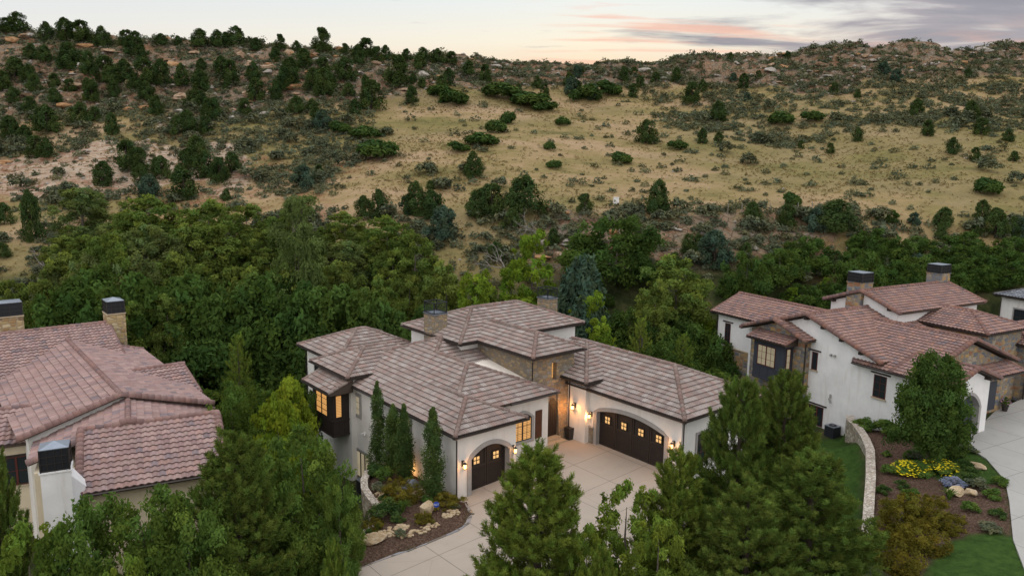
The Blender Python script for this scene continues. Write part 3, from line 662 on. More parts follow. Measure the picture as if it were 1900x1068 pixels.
MB().box(.52, 1.03, -.02, .13, 1.665, 1.74, lambda s, o, z: (11.4 - o, s - .15, z)).build('wainscot_cap', M['trim'], HM)
garage_door(HM, face_ma(.42), .95, 3.82, .0, 2.1, 2.72, 2)
garage_door(HM, face_mb(11.70), -5.55, .17, .56, 2.7, 3.25, 4)
MB().box(.8, 4.0, -.42, .02, -.01, .035, lambda s, o, z: (s, 0 - o, z)).build('door_apron', M['trim'], HM)
# entry recess: dark wooden door, steps
ed = MB(); ed.box(9.3, 10.09, .0, .04, .85, 3.1, face_ma(2.69)); n_ = 8
v_ = [(9.3 + .79 * i / n_, 2.655, 3.1 + .38 * math.sin(math.pi * i / n_)) for i in range(n_ + 1)]; ed.add(v_, [tuple(range(n_ + 1))]); e_ = ed.build('entry_door', M['wood'], HM)
for k in range(4): MB().box(9.34 + k * .185, 9.48 + k * .185, .04, .06, .9, 3.05, face_ma(2.69)).build('door_plank', M['wood'], e_)
st = MB(); st.box(8.5, 10.3, 1.85, 2.7, .0, .66); st.box(8.5, 10.1, 2.2, 2.7, .66, .85); st.build('entry_step', M['sill'], HM)
# lanterns
lantern(HM, face_ma(0), .36, 2.0, 26); lantern(HM, face_ma(0), 4.06, 2.05, 24)
lantern(HM, face_mb(10.95), 1.75, 2.85, 75); lantern(HM, face_mb(11.4), .62, 2.45, 26); lantern(HM, face_mb(11.4), -6.25, 2.5, 30)
# windows
w1 = window(HM, face_ma(1.77), 5.55, 7.05, 1.55, 3.0, 4, 3, 'dark', 'lit', 2, 'trim', .20, arch=.34)
sh = MB()
TS = face_ma(1.77)
sh.box(7.38, 7.92, .02, .07, 1.45, 3.3, TS)
for z in np.arange(1.55, 3.2, .11): sh.box(7.44, 7.86, .07, .085, z, z + .06, TS)
s_ = sh.build('shutter', M['shutterwood'], HM)
window(HM, face_mb(0), 11.36, 12.1, 1.85, 3.2, 1, 3, 'trim', 'dimlit', 1, 'trim', .18)
window(HM, face_mb(0), 10.2, 12.0, -2.6, -.7, 1, 1, 'wood', 'dimlit', 3, 'trim', .16)
window(HM, face_mb(0), 4.9, 5.9, 2.75, 3.45, 2, 1, 'wood', 'dimlit', 1, 'trim', .16)
window(HM, face_mb(.5), 18.0, 19.4, .9, 3.6, 2, 3, 'dark', 'glass', 1, 'trim', .1)
window(HM, face_ma(-6.75), 12.9, 14.6, 1.2, 3.0, 4, 3, 'shutterwood', 'glass', 2, 'trim', .14)
# bay of dark panelled wood
bay = MB().box(-1.6, -.4, 12.2, 15.35, .45, 3.55).build('bay_window', M['wood'], HM)
pn = MB(); TB = face_mb(-1.6)
for s in np.arange(12.24, 15.3, .44): pn.box(s, s + .07, 0, .03, .5, 1.45, TB)
pn.box(12.2, 15.35, 0, .05, 1.45, 1.58, TB); pn.box(12.2, 15.35, 0, .055, .42, .55, TB)
TE = face_ma(12.2)
for s in (-1.58, -1.2, -.8): pn.box(s, s + .07, 0, .03, .5, 1.45, TE)
pn.box(-1.6, -.4, 0, .05, 1.45, 1.58, TE); pn.box(-1.6, -.4, 0, .055, .42, .55, TE); pn.build('panel_moulding', M['wood'], bay)
window(bay, TB, 13.0, 14.75, 1.68, 3.3, 2, 4, 'wood', 'lit', 2)
window(bay, TE, -1.45, -.95, 1.75, 3.35, 1, 1, 'wood', 'lit', 1)
shed_roof(HM, face_mb(-.4), -15.75 * 0 + 11.55, 15.75, 0.0, 1.75, 3.75, 4.45, PAL_MAIN, 31)
chimney(HM, 6.0, 7.15, 11.35, 12.7, 5.0, 8.1, M['stone'], 'cage', .85)
chimney(HM, 17.85, 18.95, 12.3, 13.6, -2, 7.85, M['stone'], 'cage', .85)
downpipe(HM, [(-.52, 12.75, 3.9), (-.10, 12.75, 3.7), (-.10, 12.75, -3.4)])
downpipe(HM, [(-.5, -.3, 3.85), (-.08, -.07, 3.6), (-.08, -.07, -.3)])
downpipe(HM, [(7.5, 2.15, 6.5), (7.83, 2.63, 6.25), (7.83, 2.63, 4.95)])
downpipe(HM, [(11.0, -7.3, 4.25), (11.45, -6.85, 4.0), (11.45, -6.85, .2)])
downpipe(HM, [(10.9, 2.3, 4.8), (10.88, 2.28, 4.5), (10.88, 2.28, .5)])
downpipe(HM, [(-.0, 21.3, 4.75), (.42, 20.85, 4.5), (.42, 20.85, -3.5)])
MB().tube([(17.2, 1.5, 6.1), (17.2, 1.5, 6.75)], .06).build('vent_pipe', M['gutter'], HM)
fl = MB(); fl.box(10.55, 10.8, -.02, .1, .75, .9, face_mb(0)); fl.tube([(-.1, 10.6, .85), (-.22, 10.45, .75)], .06); fl.tube([(-.1, 10.75, .85), (-.22, 10.9, .75)], .06); fl.build('flood_light', M['stucco2'], HM)

# ================================================================ RIGHT HOUSE
HR = empty('house', (33.484, 51.284, 0), rad(29))
tag(HR, 'white house on the right with russet tiled gables, multicoloured stone and a navy panelled bay', 'house')
kr = dict(pal=PAL_RED, tw=.33, ex=.38, barrels=1, amp=.030, capr=.14, rakecap=.20)
m2 = M['stucco2']
roof(HR, -3.4, 2.5, .2, 5, 4.05, .375, 'y', g0=True, g1=True, seed=41, gut='l', **kr)
roof(HR, -3.4, 9.2, 2.5, 8.2, 4.05, .375, 'y', g0=True, g1=True, seed=42, gut='', skip='l', **kr)
kw_m = kw; kw = kr
zr_ = 4.05 + .375 * 6.3
free_faces(HR, [((-3.4, 8.2, 4.05), (-3.4, 2.5, 4.05), [(2.9, 2.5, zr_), (2.9, 11.6, zr_)], 1), ((9.2, 8.2, 4.05), (9.2, 12.0, 4.05), [(2.9, 12.0, zr_), (2.9, 8.2, zr_)], 1)], 49, gut=[((-3.45, 8.2, 4.05), (-3.45, .3, 4.05))])
cb = MB(); caps(cb, (2.9, 2.5, zr_), (2.9, 11.4, zr_), PAL_RED, np.random.default_rng(3), .15); cb.build('ridge_tiles', M['tile'], HR, True)
cb = MB(); caps(cb, (-3.4, 2.6, 4.05), (2.9, 2.6, zr_), PAL_RED, np.random.default_rng(4), .2, .36, 0.); cb.build('rake_tiles', M['tile'], HR, True)
kw = kw_m
roof(HR, -3.4, 8.0, 5.75, 19.9, 4.5, .35, 'x', g0=True, g1=True, seed=43, gut='', **kr)
roof(HR, -4.2, 1.0, 12.0, 18.9, 4.9, .36, 'x', g0=True, g1=True, seed=44, gut='f', **kr)
roof(HR, -2.2, 5.2, 14.0, 25.0, 5.0, .40, 'y', g0=True, g1=True, seed=45, gut='l', **dict(kr, rakecap=.13))
roof(HR, 4.0, 16.6, 9.5, 17.1, 7.0, .35, 'x', g0=True, g1=True, seed=46, gut='f', **kr)
roof(HR, 7.2, 13.6, 4.0, 14.0, 6.0, .35, 'y', seed=47, gut='lrf', skip='1', **kr)
roof(HR, 12.5, 24.0, 3.2, 9.5, 4.6, .33, 'x', seed=48, gut='lf', **kr)
arch_wall(HR, face_ma(.7), -2.9, 2.0, -2.6, 3.9, -1.8, .95, 2.0, 3.05, .45, m2, 'trim', .22)
gable_wall(HR, 'y', -2.9, 2.0, 1.15, 5, -2.8, 3.95, .375, m2)
MB().add([(-2.9, .7, 3.9), (2.0, .7, 3.9), (-.45, .7, 4.9), (-2.9, 1.0, 3.9), (2.0, 1.0, 3.9), (-.45, 1.0, 4.9)], [(0, 1, 2), (3, 5, 4)]).build('gable', m2, HR)
MB().box(-1.75, .9, -.1, .0, .0, 2.9, face_ma(1.10)).build('garage_door', M['slate'], HR)
gable_wall(HR, 'y', -2.9, 8.6, 3.0, 12.0, -2.8, 3.95, .375, M['stone2'])
wall_box(HR, -2.905, -1, 3.0, 12.8, -3.0, 4.1, m2)
gable_wall(HR, 'x', -2.9, 6.5, 6.4, 19.2, -3.0, 4.45, .35, m2)
gable_wall(HR, 'x', -3.5, 0.5, 12.5, 18.4, -3.0, 4.75, .36, M['stone2'])
wall_box(HR, -1.7, 4.7, 14, 24.4, 1.75, 4.9, m2); wall_box(HR, -1.72, 4.72, 14, 24.42, -3.2, 1.7, M['stone2'], 'stone_base')
MB().box(-1.78, 4.8, 13.9, 24.48, 1.7, 1.8).build('water_table', M['sill'], HR)
gable_wall(HR, 'x', 4.5, 16.1, 10.0, 16.6, 3, 6.9, .35, m2)
wall_box(HR, 7.7, 13.1, 4.5, 12, -.3, 5.85, M['stone2']); wall_box(HR, 12.9, 23.5, 3.7, 9, -.3, 4.45, M['stone2'])
chimney(HR, 4.1, 5.6, 13.3, 14.8, 4, 8.9, M['stone2'], 'flat', .95)
chimney(HR, 15.2, 16.7, 13.1, 14.5, 4, 9.1, M['stone2'], 'flat', .9)
window(HR, face_mb(-2.9), 5.45, 6.5, 1.7, 3.45, 2, 3, 'redframe', 'glass', 1, None, sill='sill', head='wood')
window(HR, face_mb(-2.9), 11.7, 12.25, 2.4, 3.9, 1, 1, 'redframe', 'glass', 1, None, sill='sill', head='wood')
window(HR, face_mb(-2.9), 10.75, 12.6, -2.2, -.55, 3, 1, 'redframe', 'glass', 3, None, head='wood')
window(HR, face_mb(-1.7), 22.7, 23.4, 1.9, 4.05, 2, 3, 'redframe', 'glass', 1, None, head='wood')
bay = MB().box(-4.6, -3.4, 13.7, 17.0, .8, 4.2).build('bay_window', M['slate'], HR)
pn = MB(); TB = face_mb(-4.6); TE = face_ma(13.7)
for s in (13.7, 14.5, 15.35, 16.2, 16.9): pn.box(s, s + .1, 0, .03, .85, 2.0, TB)
pn.box(13.7, 17.0, 0, .05, 1.9, 2.0, TB); pn.box(13.7, 17.0, 0, .05, .8, .95, TB); pn.box(-4.6, -3.5, 0, .05, 1.9, 2.0, TE); pn.box(-4.6, -3.5, 0, .05, .8, .95, TE); pn.build('panel_moulding', M['slate'], bay)
window(bay, TB, 14.6, 16.55, 2.05, 3.8, 4, 3, 'redframe', 'dimlit', 2)
window(bay, TE, -4.35, -3.85, 2.15, 3.9, 1, 3, 'redframe', 'dimlit', 1)
shed_roof(HR, face_mb(-3.5), 13.3, 17.5, 0.0, 1.5, 4.35, 4.85, PAL_RED, 51, tw=.33, ex=.38, barrels=1, amp=.03)
shed_roof(HR, face_ma(2.95), 4.0, 8.2, 0.0, 1.6, 3.6, 4.1, PAL_RED, 52, tw=.33, ex=.38, barrels=1, amp=.03)
for (y, z) in ((7.6, 4.95), (9.4, 5.6), (11.2, 6.25), (12.9, 6.7)): MB().box(-3.38, -2.9, y - .13, y + .13, z - .22, z).build('beam_end', M['wood'], HR)
for x, z in ((-2.2, 4.2), (1.3, 4.2)): MB().box(x - .1, x + .1, .25, .7, z - .18, z).build('beam_end', M['wood'], HR)
for (y, z) in ((10.6, 7.2), (16.2, 7.1)): MB().box(4.05, 4.5, y - .13, y + .13, z - .2, z).build('beam_end', M['wood'], HR)
downpipe(HR, [(-4.2, 12.05, 4.8), (-3.6, 12.4, 4.6), (-3.56, 12.45, 4.4), (-3.56, 12.45, -2)], .07)
downpipe(HR, [(-2.3, 24.9, 4.9), (-1.8, 24.4, 4.6), (-1.8, 24.4, -2)], .06); downpipe(HR, [(12.6, 3.5, 4.4), (12.8, 3.6, 4.2), (12.8, 3.6, 0)], .07)
lantern(HR, face_ma(3.7), 14.6, 2.3, 0, False)
MB().box(5.3, 7.3, 0, .06, .2, 2.5, face_ma(2.98)).build('entry_door', M['slate'], HR)
fl = MB(); fl.box(-3.1, -2.9, 10.0, 10.15, 3.95, 4.1); fl.box(-3.1, -2.9, 10.35, 10.5, 3.95, 4.1); fl.box(-3.0, -2.9, 10.1, 10.25, .5, .8); fl.tube([(-3.1, 10.2, .5), (-3.1, 10.0, .1)], .07); fl.build('flood_light', M['trim'], HR)

# ================================================================ LEFT HOUSE
HL = empty('house', (-20.596, 33.949, 0), rad(27))
tag(HL, 'left house with pinkish clay tiled gables and yellow stone chimneys with black shrouds', 'house')
kl = dict(pal=PAL_PINK, tw=.33, ex=.40, barrels=1, amp=.034, capr=.15, rakecap=.20)
LW = (-21.796, 40.085); 
def toL(x, y):   # the rear body is turned 12.5 degrees against the front wing
    a = rad(39.53); wx, wy = LW[0] + x * math.cos(a) - y * math.sin(a), LW[1] + x * math.sin(a) + y * math.cos(a)
    dx, dy = wx + 20.596, wy - 33.949; c, s = math.cos(rad(-27)), math.sin(rad(-27)); return dx * c - dy * s, dx * s + dy * c
roof(HL, -.2, 6.75, -.1, 9.1, 3.0, .38, 'x', g0=True, g1=True, seed=61, gut='', **kl)
gbar = MB(); gbar.tube([(-.2, -.16, 2.95), (6.8, -.16, 2.95)], .07); gbar.build('gutter', M['gutter'], HL)
roof(HL, -2.6, 6.9, 4.4, 9.6, 3.34, .345, 'y', g0=True, g1=True, seed=62, gut='', **dict(kl, barrels=1, ex=.42))
roof(HL, -14, -1.6, 8.9, 15.0, 3.0, .40, 'x', g0=True, g1=True, seed=63, gut='f', **kl)
wall_box(HL, .3, 6.3, .5, 8.8, -3.5, 2.85, M['cream']); wall_box(HL, -2.3, 6.9, 4, 9.3, -3.5, 2.9, M['cream']); wall_box(HL, -13.5, -2.0, 9.4, 14.5, -3.5, 2.9, M['cream'])
chimney(HL, -1.5, -.28, -.75, .35, -3, 4.55, M['stucco2'], 'pyr', 1.15)
MB().add([(-.28, -.75, 4.3), (.25, .35, 3.2), (.25, 1.0, 3.2), (-.28, .35, 4.3), (-.28, -.75, -3), (.25, .35, -3), (.25, 1., -3), (-.28, .35, -3)], [(0, 4, 5, 1), (0, 1, 2, 3), (1, 5, 6, 2), (3, 2, 6, 7)]).build('chimney_shoulder', M['stucco2'], HL)
window(HL, face_ma(9.4), -4.9, -2.6, .4, 2.1, 4, 2, 'redframe', 'glass', 2, 'wood', .12, sill='sill')
HW = empty('rear_wing', (*toL(0, 0), 0), rad(12.53), HL)
roof(HW, -4.65, 5.75, 2.0, 19.2, 3.84, .30, 'y', g0=True, g1=True, seed=64, gut='', **dict(kl, ex=.45))
roof(HW, -14, 3.85, 15.0, 26.4, 4.05, .35, 'x', g0=True, g1=True, seed=65, gut='', **dict(kl, rakecap=.13))
roof(HW, 2.6, 6.2, 5.7, 13.3, 3.6, .295, 'x', g0=True, g1=True, seed=66, gut='', **dict(kl, rakecap=.13))
roof(HW, -8.0, -5.4, 12.0, 17.0, 5.0, .36, 'y', g0=True, g1=True, seed=67, gut='', **dict(kl, rakecap=.12))
gable_wall(HW, 'y', -4.1, 5.2, 2.5, 17, -3, 3.84, .30, M['stucco'])
wall_box(HW, -13, 3.3, 15.6, 25.8, -3, 3.95, M['cream']); wall_box(HW, 2, 5.7, 6.3, 12.8, -3, 3.5, M['cream']); wall_box(HW, -7.7, -5.7, 12.4, 16.6, 0, 4.9, M['sandstone'])
chimney(HW, 3.6, 4.9, 20.2, 21.8, 1, 6.72, M['sandstone'], 'pyr', 1.05, M['sill'])
chimney(HW, -5.0, -1.7, 22.6, 24.2, 1, 6.9, M['sandstone'], 'flat', 1.1, M['sill'])
downpipe(HW, [(5.6, 2.4, 3.7), (5.26, 2.5, 3.5), (5.26, 2.5, 1)])

# ================================================================ FAR RIGHT HOUSE
p = at_y(1845, 545, 80); _c, _s = math.cos(rad(25)), math.sin(rad(25))
HG = empty('house', (p[0] - (-4.2 * _c - 7 * _s), 80 - (-4.2 * _s + 7 * _c), p[2] - 5.6), rad(25))
tag(HG, 'pale house at the far right edge under a slate grey tiled roof', 'house')
roof(HG, -4.2, 10, -3, 7, 5.6, .36, 'x', seed=71, gut='lf', pal=PAL_GREY, tw=.33, ex=.38, barrels=1, amp=.03)
wall_box(HG, -3.7, 9.5, -2.5, 6.5, -3, 5.45, M['stucco'])
window(HG, face_mb(-3.7), 3.7, 5.0, 2.6, 4.3, 2, 2, 'dark', 'glass', 1, 'trim', .15)
downpipe(HG, [(-4.2, 6.9, 5.4), (-3.8, 6.45, 5.2), (-3.8, 6.45, 0)])

# ================================================================ TERRAIN
def local_to_world(o, rz, x, y):
    c, s = math.cos(rz), math.sin(rz); return o[0] + x * c - y * s, o[1] + x * s + y * c
MO, MR = (-2.967, 40.206), rad(39.53); RO, RR = (33.484, 51.284), rad(29); LO, LR = (-20.596, 33.949), rad(27)
def mw(x, y): return local_to_world(MO, MR, x, y)
def rw(x, y): return local_to_world(RO, RR, x, y)
def lw(x, y): return local_to_world(LO, LR, x, y)
DRIVE = [(0.95, .42), (3.82, .42), (4.3, 0), (4.3, 1.77), (8.5, 1.77), (8.5, 2.3), (11.0, 2.3), (11.4, 1.1), (11.8, .3), (11.8, -5.6), (11.4, -6.8), (10.5, -8.6), (7.5, -10.6), (3.5, -12.2), (-1, -14.5), (-6, -19), (-17, -14), (-17, -2.6), (-9.08, -2.42), (-8, -2.48), (-6.88, -2.56), (-5.47, -2.72), (-3.96, -2.85), (-2.96, -2.84), (-1.96, -2.87), (-1.0, -2.6), (-.17, -1.76), (.22, -.43), (.3, 0)]
BED = [(0, 0), (.22, -.43), (-.17, -1.76), (-1, -2.6), (-1.96, -2.87), (-3.96, -2.85), (-6.88, -2.56), (-9.08, -2.42), (-8.2, -1.4), (-6.3, -.1), (-4.6, 1.0), (-3.95, 2.2), (-3.75, 3.2), (-3.5, 4.3), (-3.0, 5.3), (-2.3, 6.2), (-1.3, 6.8), (0, 7.0)]
near = []
for x, y in [(1, -3), (5, -3), (9, -3), (5, -9), (9, -8), (0, -8), (-5, -8), (8, 0), (5, 1), (11, 1), (11, -5), (12, -14), (-10, -10)]: near.append((*mw(x, y), .05 * x - .12 if x > -6 else -.4))
for x, y, z in [(-1, 2, -.12), (-1.5, 4, -.2), (-3, -1, -.12), (-6, -1.6, -.3), (-3, 1.5, -.2), (-4.6, 4, -1.9), (-5.5, 2, -1.6), (-7.2, .2, -1.2), (-1, 9, -2.5), (-3, 8, -2.5), (-2, 13, -3.2), (-3, 20, -3.6), (3, 25, -3.8), (12, 22, -3.5), (20, 16, -3.0), (20, 5, -1.8), (19.5, -3, -1.2), (14, -9, -.2), (18, -12, -.8), (-8, 6, -2.2), (-10, 0, -1.8), (-14, 6, -2.2)]: near.append((*mw(x, y), z))
for x, y, z in [(0, -1, 0), (3, -2, 0), (5, 1, 0.05), (-4, -4, -.2), (-8, -7.5, -.3), (-13, -10, -.5), (8, -8, -.1), (-3.8, 1.5, -.5), (-4.2, 4, -.8), (-7, 2.5, -.7), (-10, -1, -.8), (-14, -4, -1.2), (-5.2, 8.5, -2.4), (-9, 4.8, -2.4), (-12, 2.5, -2.6), (-16, 0, -2.8), (-4, 13, -2.3), (-4, 20, -1.9), (-3, 26, -1.9), (3, 30, -2), (16, 20, -2)]: near.append((*rw(x, y), z))
for x, y, z in [(0, -2, -3), (6, -2, -3.2), (-3, -4, -3), (8, 6, -3), (10, 12, -3), (-5, 6, -3), (-8, 0, -3), (0, 20, -3), (0, 30, -3.5), (12, 0, -2.8), (4, -6, -3)]: near.append((*lw(x, y), z))
near += [(0, 20, -2), (-20, 15, -3.5), (20, 18, -1.5), (40, 25, -1), (0, 66, -3.5), (-40, 70, -3), (40, 70, -3), (60, 50, 0), (80, 70, 0), (-60, 40, -3), (60, 75, -2), (30, 66, -3.2)]
near = np.array(near)
RY = np.array([76., 84, 92, 100, 112, 128, 146, 165, 182, 198])
COLS = {-160: [560, 505, 455, 400, 335, 270, 200, 118, 50], 0: [560, 505, 455, 400, 335, 270, 200, 120, 54], 240: [560, 505, 450, 395, 335, 262, 190, 122, 74], 480: [560, 500, 440, 385, 322, 255, 190, 132, 86],
        720: [560, 480, 415, 355, 300, 245, 195, 142, 101], 860: [560, 475, 400, 350, 298, 246, 198, 150, 110], 950: [560, 470, 392, 345, 295, 246, 202, 156, 118], 1080: [555, 462, 390, 346, 297, 250, 206, 162, 126], 1180: [550, 460, 388, 350, 300, 255, 210, 162, 117],
        1300: [550, 465, 394, 350, 302, 255, 208, 156, 105], 1450: [550, 475, 402, 350, 303, 253, 203, 148, 95], 1650: [545, 480, 410, 345, 295, 245, 195, 140, 86], 1900: [545, 480, 405, 340, 290, 240, 190, 136, 87], 2080: [545, 480, 405, 340, 290, 240, 190, 136, 90]}
CU, CZ = [], []
for px, ys in COLS.items():
    zz = [-3.6] + [at_y(px, py, y)[2] for py, y in zip(ys, RY[1:])]
    CU.append(at_y(px, 300, 150)[0] / 150); CZ.append(zz)
CU = np.array(CU); CZ = np.array(CZ)
def vnoise(x, y, s, seed=0):
    """smooth value noise"""
    x = x / s + seed * 17.13; y = y / s - seed * 9.7; xi = np.floor(x); yi = np.floor(y); fx = x - xi; fy = y - yi
    fx = fx * fx * (3 - 2 * fx); fy = fy * fy * (3 - 2 * fy)
    h = lambda a, b: np.modf(np.abs(np.sin(a * 127.1 + b * 311.7 + seed * 74.7) * 43758.5453))[0]
    return (h(xi, yi) * (1 - fx) + h(xi + 1, yi) * fx) * (1 - fy) + (h(xi, yi + 1) * (1 - fx) + h(xi + 1, yi + 1) * fx) * fy - .5
def fbm(x, y, s, o=4, seed=0, g=.5): return sum(vnoise(x, y, s / 2 ** k, seed + k) * g ** k for k in range(o))
def in_poly(x, y, poly):
    r = np.zeros(x.shape, bool); n = len(poly)
    for i in range(n):
        x0, y0 = poly[i]; x1, y1 = poly[(i + 1) % n]
        c = ((y0 > y) != (y1 > y)) & (x < (x1 - x0) * (y - y0) / ((y1 - y0) or 1e-9) + x0); r ^= c
    return r
def poly_dist(x, y, poly):
    d = np.full(x.shape, 1e9); n = len(poly)
    for i in range(n):
        x0, y0 = poly[i]; x1, y1 = poly[(i + 1) % n]; dx, dy = x1 - x0, y1 - y0; t = np.clip(((x - x0) * dx + (y - y0) * dy) / (dx * dx + dy * dy + 1e-9), 0, 1)
        d = np.minimum(d, np.hypot(x - x0 - t * dx, y - y0 - t * dy))
    return np.where(in_poly(x, y, poly), -d, d)
DRIVE_W = [mw(*p) for p in DRIVE]; BED_W = [mw(*p) for p in BED]
RDRIVE = [(-1.8, 1.2), (-1.9, .1), (-3.37, -2.45), (-5.92, -5.01), (-8.9, -6.84), (-13.47, -9.45), (-17, -12), (-20, -20), (8, -22), (26, -14), (26, 3.7), (12.9, 3.7), (7.7, 3.0), (2, 1.2)]
RDRIVE_W = [rw(*p) for p in RDRIVE]
RBED = [(-2.9, 1.3), (-2.9, 8.0), (-3.7, 8.2), (-4.35, 7.0), (-5.0, 5.9), (-6.17, 4.5), (-7.78, 2.95), (-11.6, .12), (-15.9, -2.84), (-22, -7), (-20, -18), (-13.47, -9.45), (-8.9, -6.84), (-5.92, -5.01), (-3.37, -2.45), (-1.9, .1)]
RBED_W = [rw(*p) for p in RBED]
def sm(t): t = np.clip(t, 0, 1); return t * t * (3 - 2 * t)
def base_z(x, y):
    x = np.asarray(x, float); y = np.asarray(y, float); sh = x.shape; x = x.ravel(); y = y.ravel()
    zn = np.zeros_like(x); wsum = np.zeros_like(x)
    for a, b, c in near:
        q = 1 / ((x - a) ** 2 + (y - b) ** 2 + .6) ** 1.6; zn += q * c; wsum += q
    zn /= wsum; zn += fbm(x, y, 5, 3, 5) * .18
    u = x / np.maximum(y, 40.); ui = np.clip(np.interp(u, CU, np.arange(len(CU))), 0, len(CU) - 1.001); i = ui.astype(int); f = ui - i
    f = f
    warp = y + fbm(x, y, 38, 3, 31) * 5.0
    rr = np.clip(np.interp(warp, RY, np.arange(len(RY))), 0, len(RY) - 1.001); j = rr.astype(int); g = rr - j
    zf = (CZ[i, j] * (1 - g) + CZ[i, j + 1] * g) * (1 - f) + (CZ[i + 1, j] * (1 - g) + CZ[i + 1, j + 1] * g) * f
    over = np.maximum(0, warp - 198); zf -= np.minimum(over * .22, 14) + 0 * over
    zf = np.where(over > 120, zf + 0, zf)
    k = sm((y - 66) / 12); z = zn * (1 - k) + zf * k
    amp = sm((y - 84) / 20)
    z += fbm(x, y, 22, 4, 11) * 1.5 * amp * sm((y - 100) / 30)
    rk = rock_w(x, y); z += rk * (fbm(x, y, 11, 5, 21, .62) * 2.0 + np.abs(vnoise(x, y, 4, 3)) * 1.3)
    # ledges
    q = z / 2.2; st_ = (np.floor(q) + sm((q - np.floor(q)) * 2.2 - .6)) * 2.2; z = z + (st_ - z) * rk * .55
    return z.reshape(sh)
def rock_w(x, y):
    """how rocky the slope is (0 grass .. 1 outcrop)"""
    u = x / np.maximum(y, 40.); n = fbm(x, y, 26, 3, 41)
    start = np.interp(u, [-.75, -.5, -.33, -.15, 0.0, .15, .3, .45, .7], [150, 152, 156, 162, 172, 176, 174, 172, 166])
    r = sm((y + n * 22 - start) / 12) * sm((260 - y) / 30)
    left = sm((-.30 - u) / .08) * sm((y + n * 12 - 116) / 10) * sm((150 - y) / 10)                    # the pale washed bank on the left
    bank = sm((u + .02) / .08) * sm((.50 - u) / .1) * sm((y - 83) / 4) * sm((103 + n * 8 - y) / 4) * .75
    return np.clip(np.maximum(np.maximum(r, left * .6), bank), 0, 1)
def ground_z(x, y):
    x = np.asarray(x, float); y = np.asarray(y, float); z = base_z(x, y)
    nr = (y < 75)
    if np.any(nr):
        lx = (x - MO[0]) * math.cos(MR) + (y - MO[1]) * math.sin(MR)
        d = poly_dist(x, y, DRIVE_W); zd = np.maximum(.05 * lx, -.5) - .07; k = sm((1.2 - d) / 1.2); zz = z * (1 - k) + zd * k
        d = poly_dist(x, y, BED_W); zb = np.maximum(.05 * lx, -.5) + .02 + .25 * sm(-d / 1.0); k = sm((.35 - d) / .35) * (poly_dist(x, y, DRIVE_W) > 0); zz = zz * (1 - k) + zb * k
        d = poly_dist(x, y, RDRIVE_W); k = sm((1.0 - d) / 1.0); zz = zz * (1 - k) + (-.06) * k
        d = poly_dist(x, y, RBED_W); k = sm((.0 - d) / .3) * (poly_dist(x, y, RDRIVE_W) > 0); zz = zz * (1 - k) + (-.10 - .75 * sm(poly_dist(x, y, RDRIVE_W) / 7)) * k
        z = np.where(nr, zz, z)
    return z
def gz(x, y): return float(ground_z(np.array([x]), np.array([y]))[0])
def axis_pts(lo, hi, step, far, k=1.25):
    a = list(np.arange(lo, hi + 1e-6, step)); s = step; p = hi
    while p < far: s *= k; p += s; a.append(p)
    s = step; p = lo; b = []
    while p > -far: s *= k; p -= s; b.append(p)
    return np.array(b[::-1] + a)
ax = axis_pts(-168, 168, 1.0, 3000); ayy = np.concatenate([np.arange(12, 70, .45), np.arange(70, 232, .9)]); s_ = .9; p_ = 232
ext = []
while p_ < 3500: s_ *= 1.25; p_ += s_; ext.append(p_)
ayy = np.concatenate([[-400, -60, -10, 2], ayy, ext])
nx_ = np.abs(ax[:, None] * 0 + ax[:, None]); 
# finer columns near the houses
ax = np.unique(np.concatenate([ax, np.arange(-40, 48, .5)]))
XX, YY = np.meshgrid(ax, ayy, indexing='ij'); ZZ = ground_z(XX, YY)
nxx, nyy = XX.shape
me = bpy.data.meshes.new('ground'); idx = np.arange(nxx * nyy).reshape(nxx, nyy)
me.vertices.add(nxx * nyy); me.vertices.foreach_set('co', np.stack([XX, YY, ZZ], -1).reshape(-1).astype('f'))
q = np.stack([idx[:-1, :-1], idx[1:, :-1], idx[1:, 1:], idx[:-1, 1:]], -1).reshape(-1, 4); nq = len(q)
me.loops.add(nq * 4); me.loops.foreach_set('vertex_index', q.reshape(-1).astype('i')); me.polygons.add(nq)
me.polygons.foreach_set('loop_start', np.arange(0, nq * 4, 4, dtype='i')); me.polygons.foreach_set('loop_total', np.full(nq, 4, 'i')); me.polygons.foreach_set('use_smooth', np.ones(nq, bool))
# where each ground cover grows: R rock, G mulch, B lawn; second layer: R red soil, G shade-loving understorey, B lush grass
X1, Y1 = XX.ravel(), YY.ravel(); U1 = X1 / np.maximum(Y1, 40.)
rock = rock_w(X1, Y1)
mul = np.maximum(sm((.1 - poly_dist(X1, Y1, BED_W)) / .2), sm((.1 - poly_dist(X1, Y1, RBED_W)) / .2))
LAWNS = [[tuple(at_z(px, py, -.6)[:2]) for px, py in [(1712, 1075), (1728, 1040), (1750, 1016), (1795, 1005), (1850, 1003), (1882, 1012)]] + [tuple(at_z(1900, 1045, -.3)[:2]), (24, 28), (18, 28)], [rw(*p) for p in [(-2.95, 1.3), (-4.4, 1.6), (-6.6, 1.3), (-8.0, -.4), (-8.4, -2.6), (-7.3, -4.6), (-5.92, -5.01), (-3.37, -2.45), (-1.9, .1)]],
         [rw(*p) for p in [(-3.1, 8.3), (-4.6, 7.2), (-6.4, 4.7), (-8.1, 3.2), (-12, .4), (-16.3, -2.6), (-21, -5), (-22, 2), (-12, 6), (-6, 10)]]]
lawn = np.zeros_like(X1)
for L_ in LAWNS: lawn = np.maximum(lawn, sm((.15 - poly_dist(X1, Y1, L_)) / .3))
mul = mul * (1 - lawn)
under = sm((92 + fbm(X1, Y1, 14, 2, 61) * 8 - Y1) / 6)
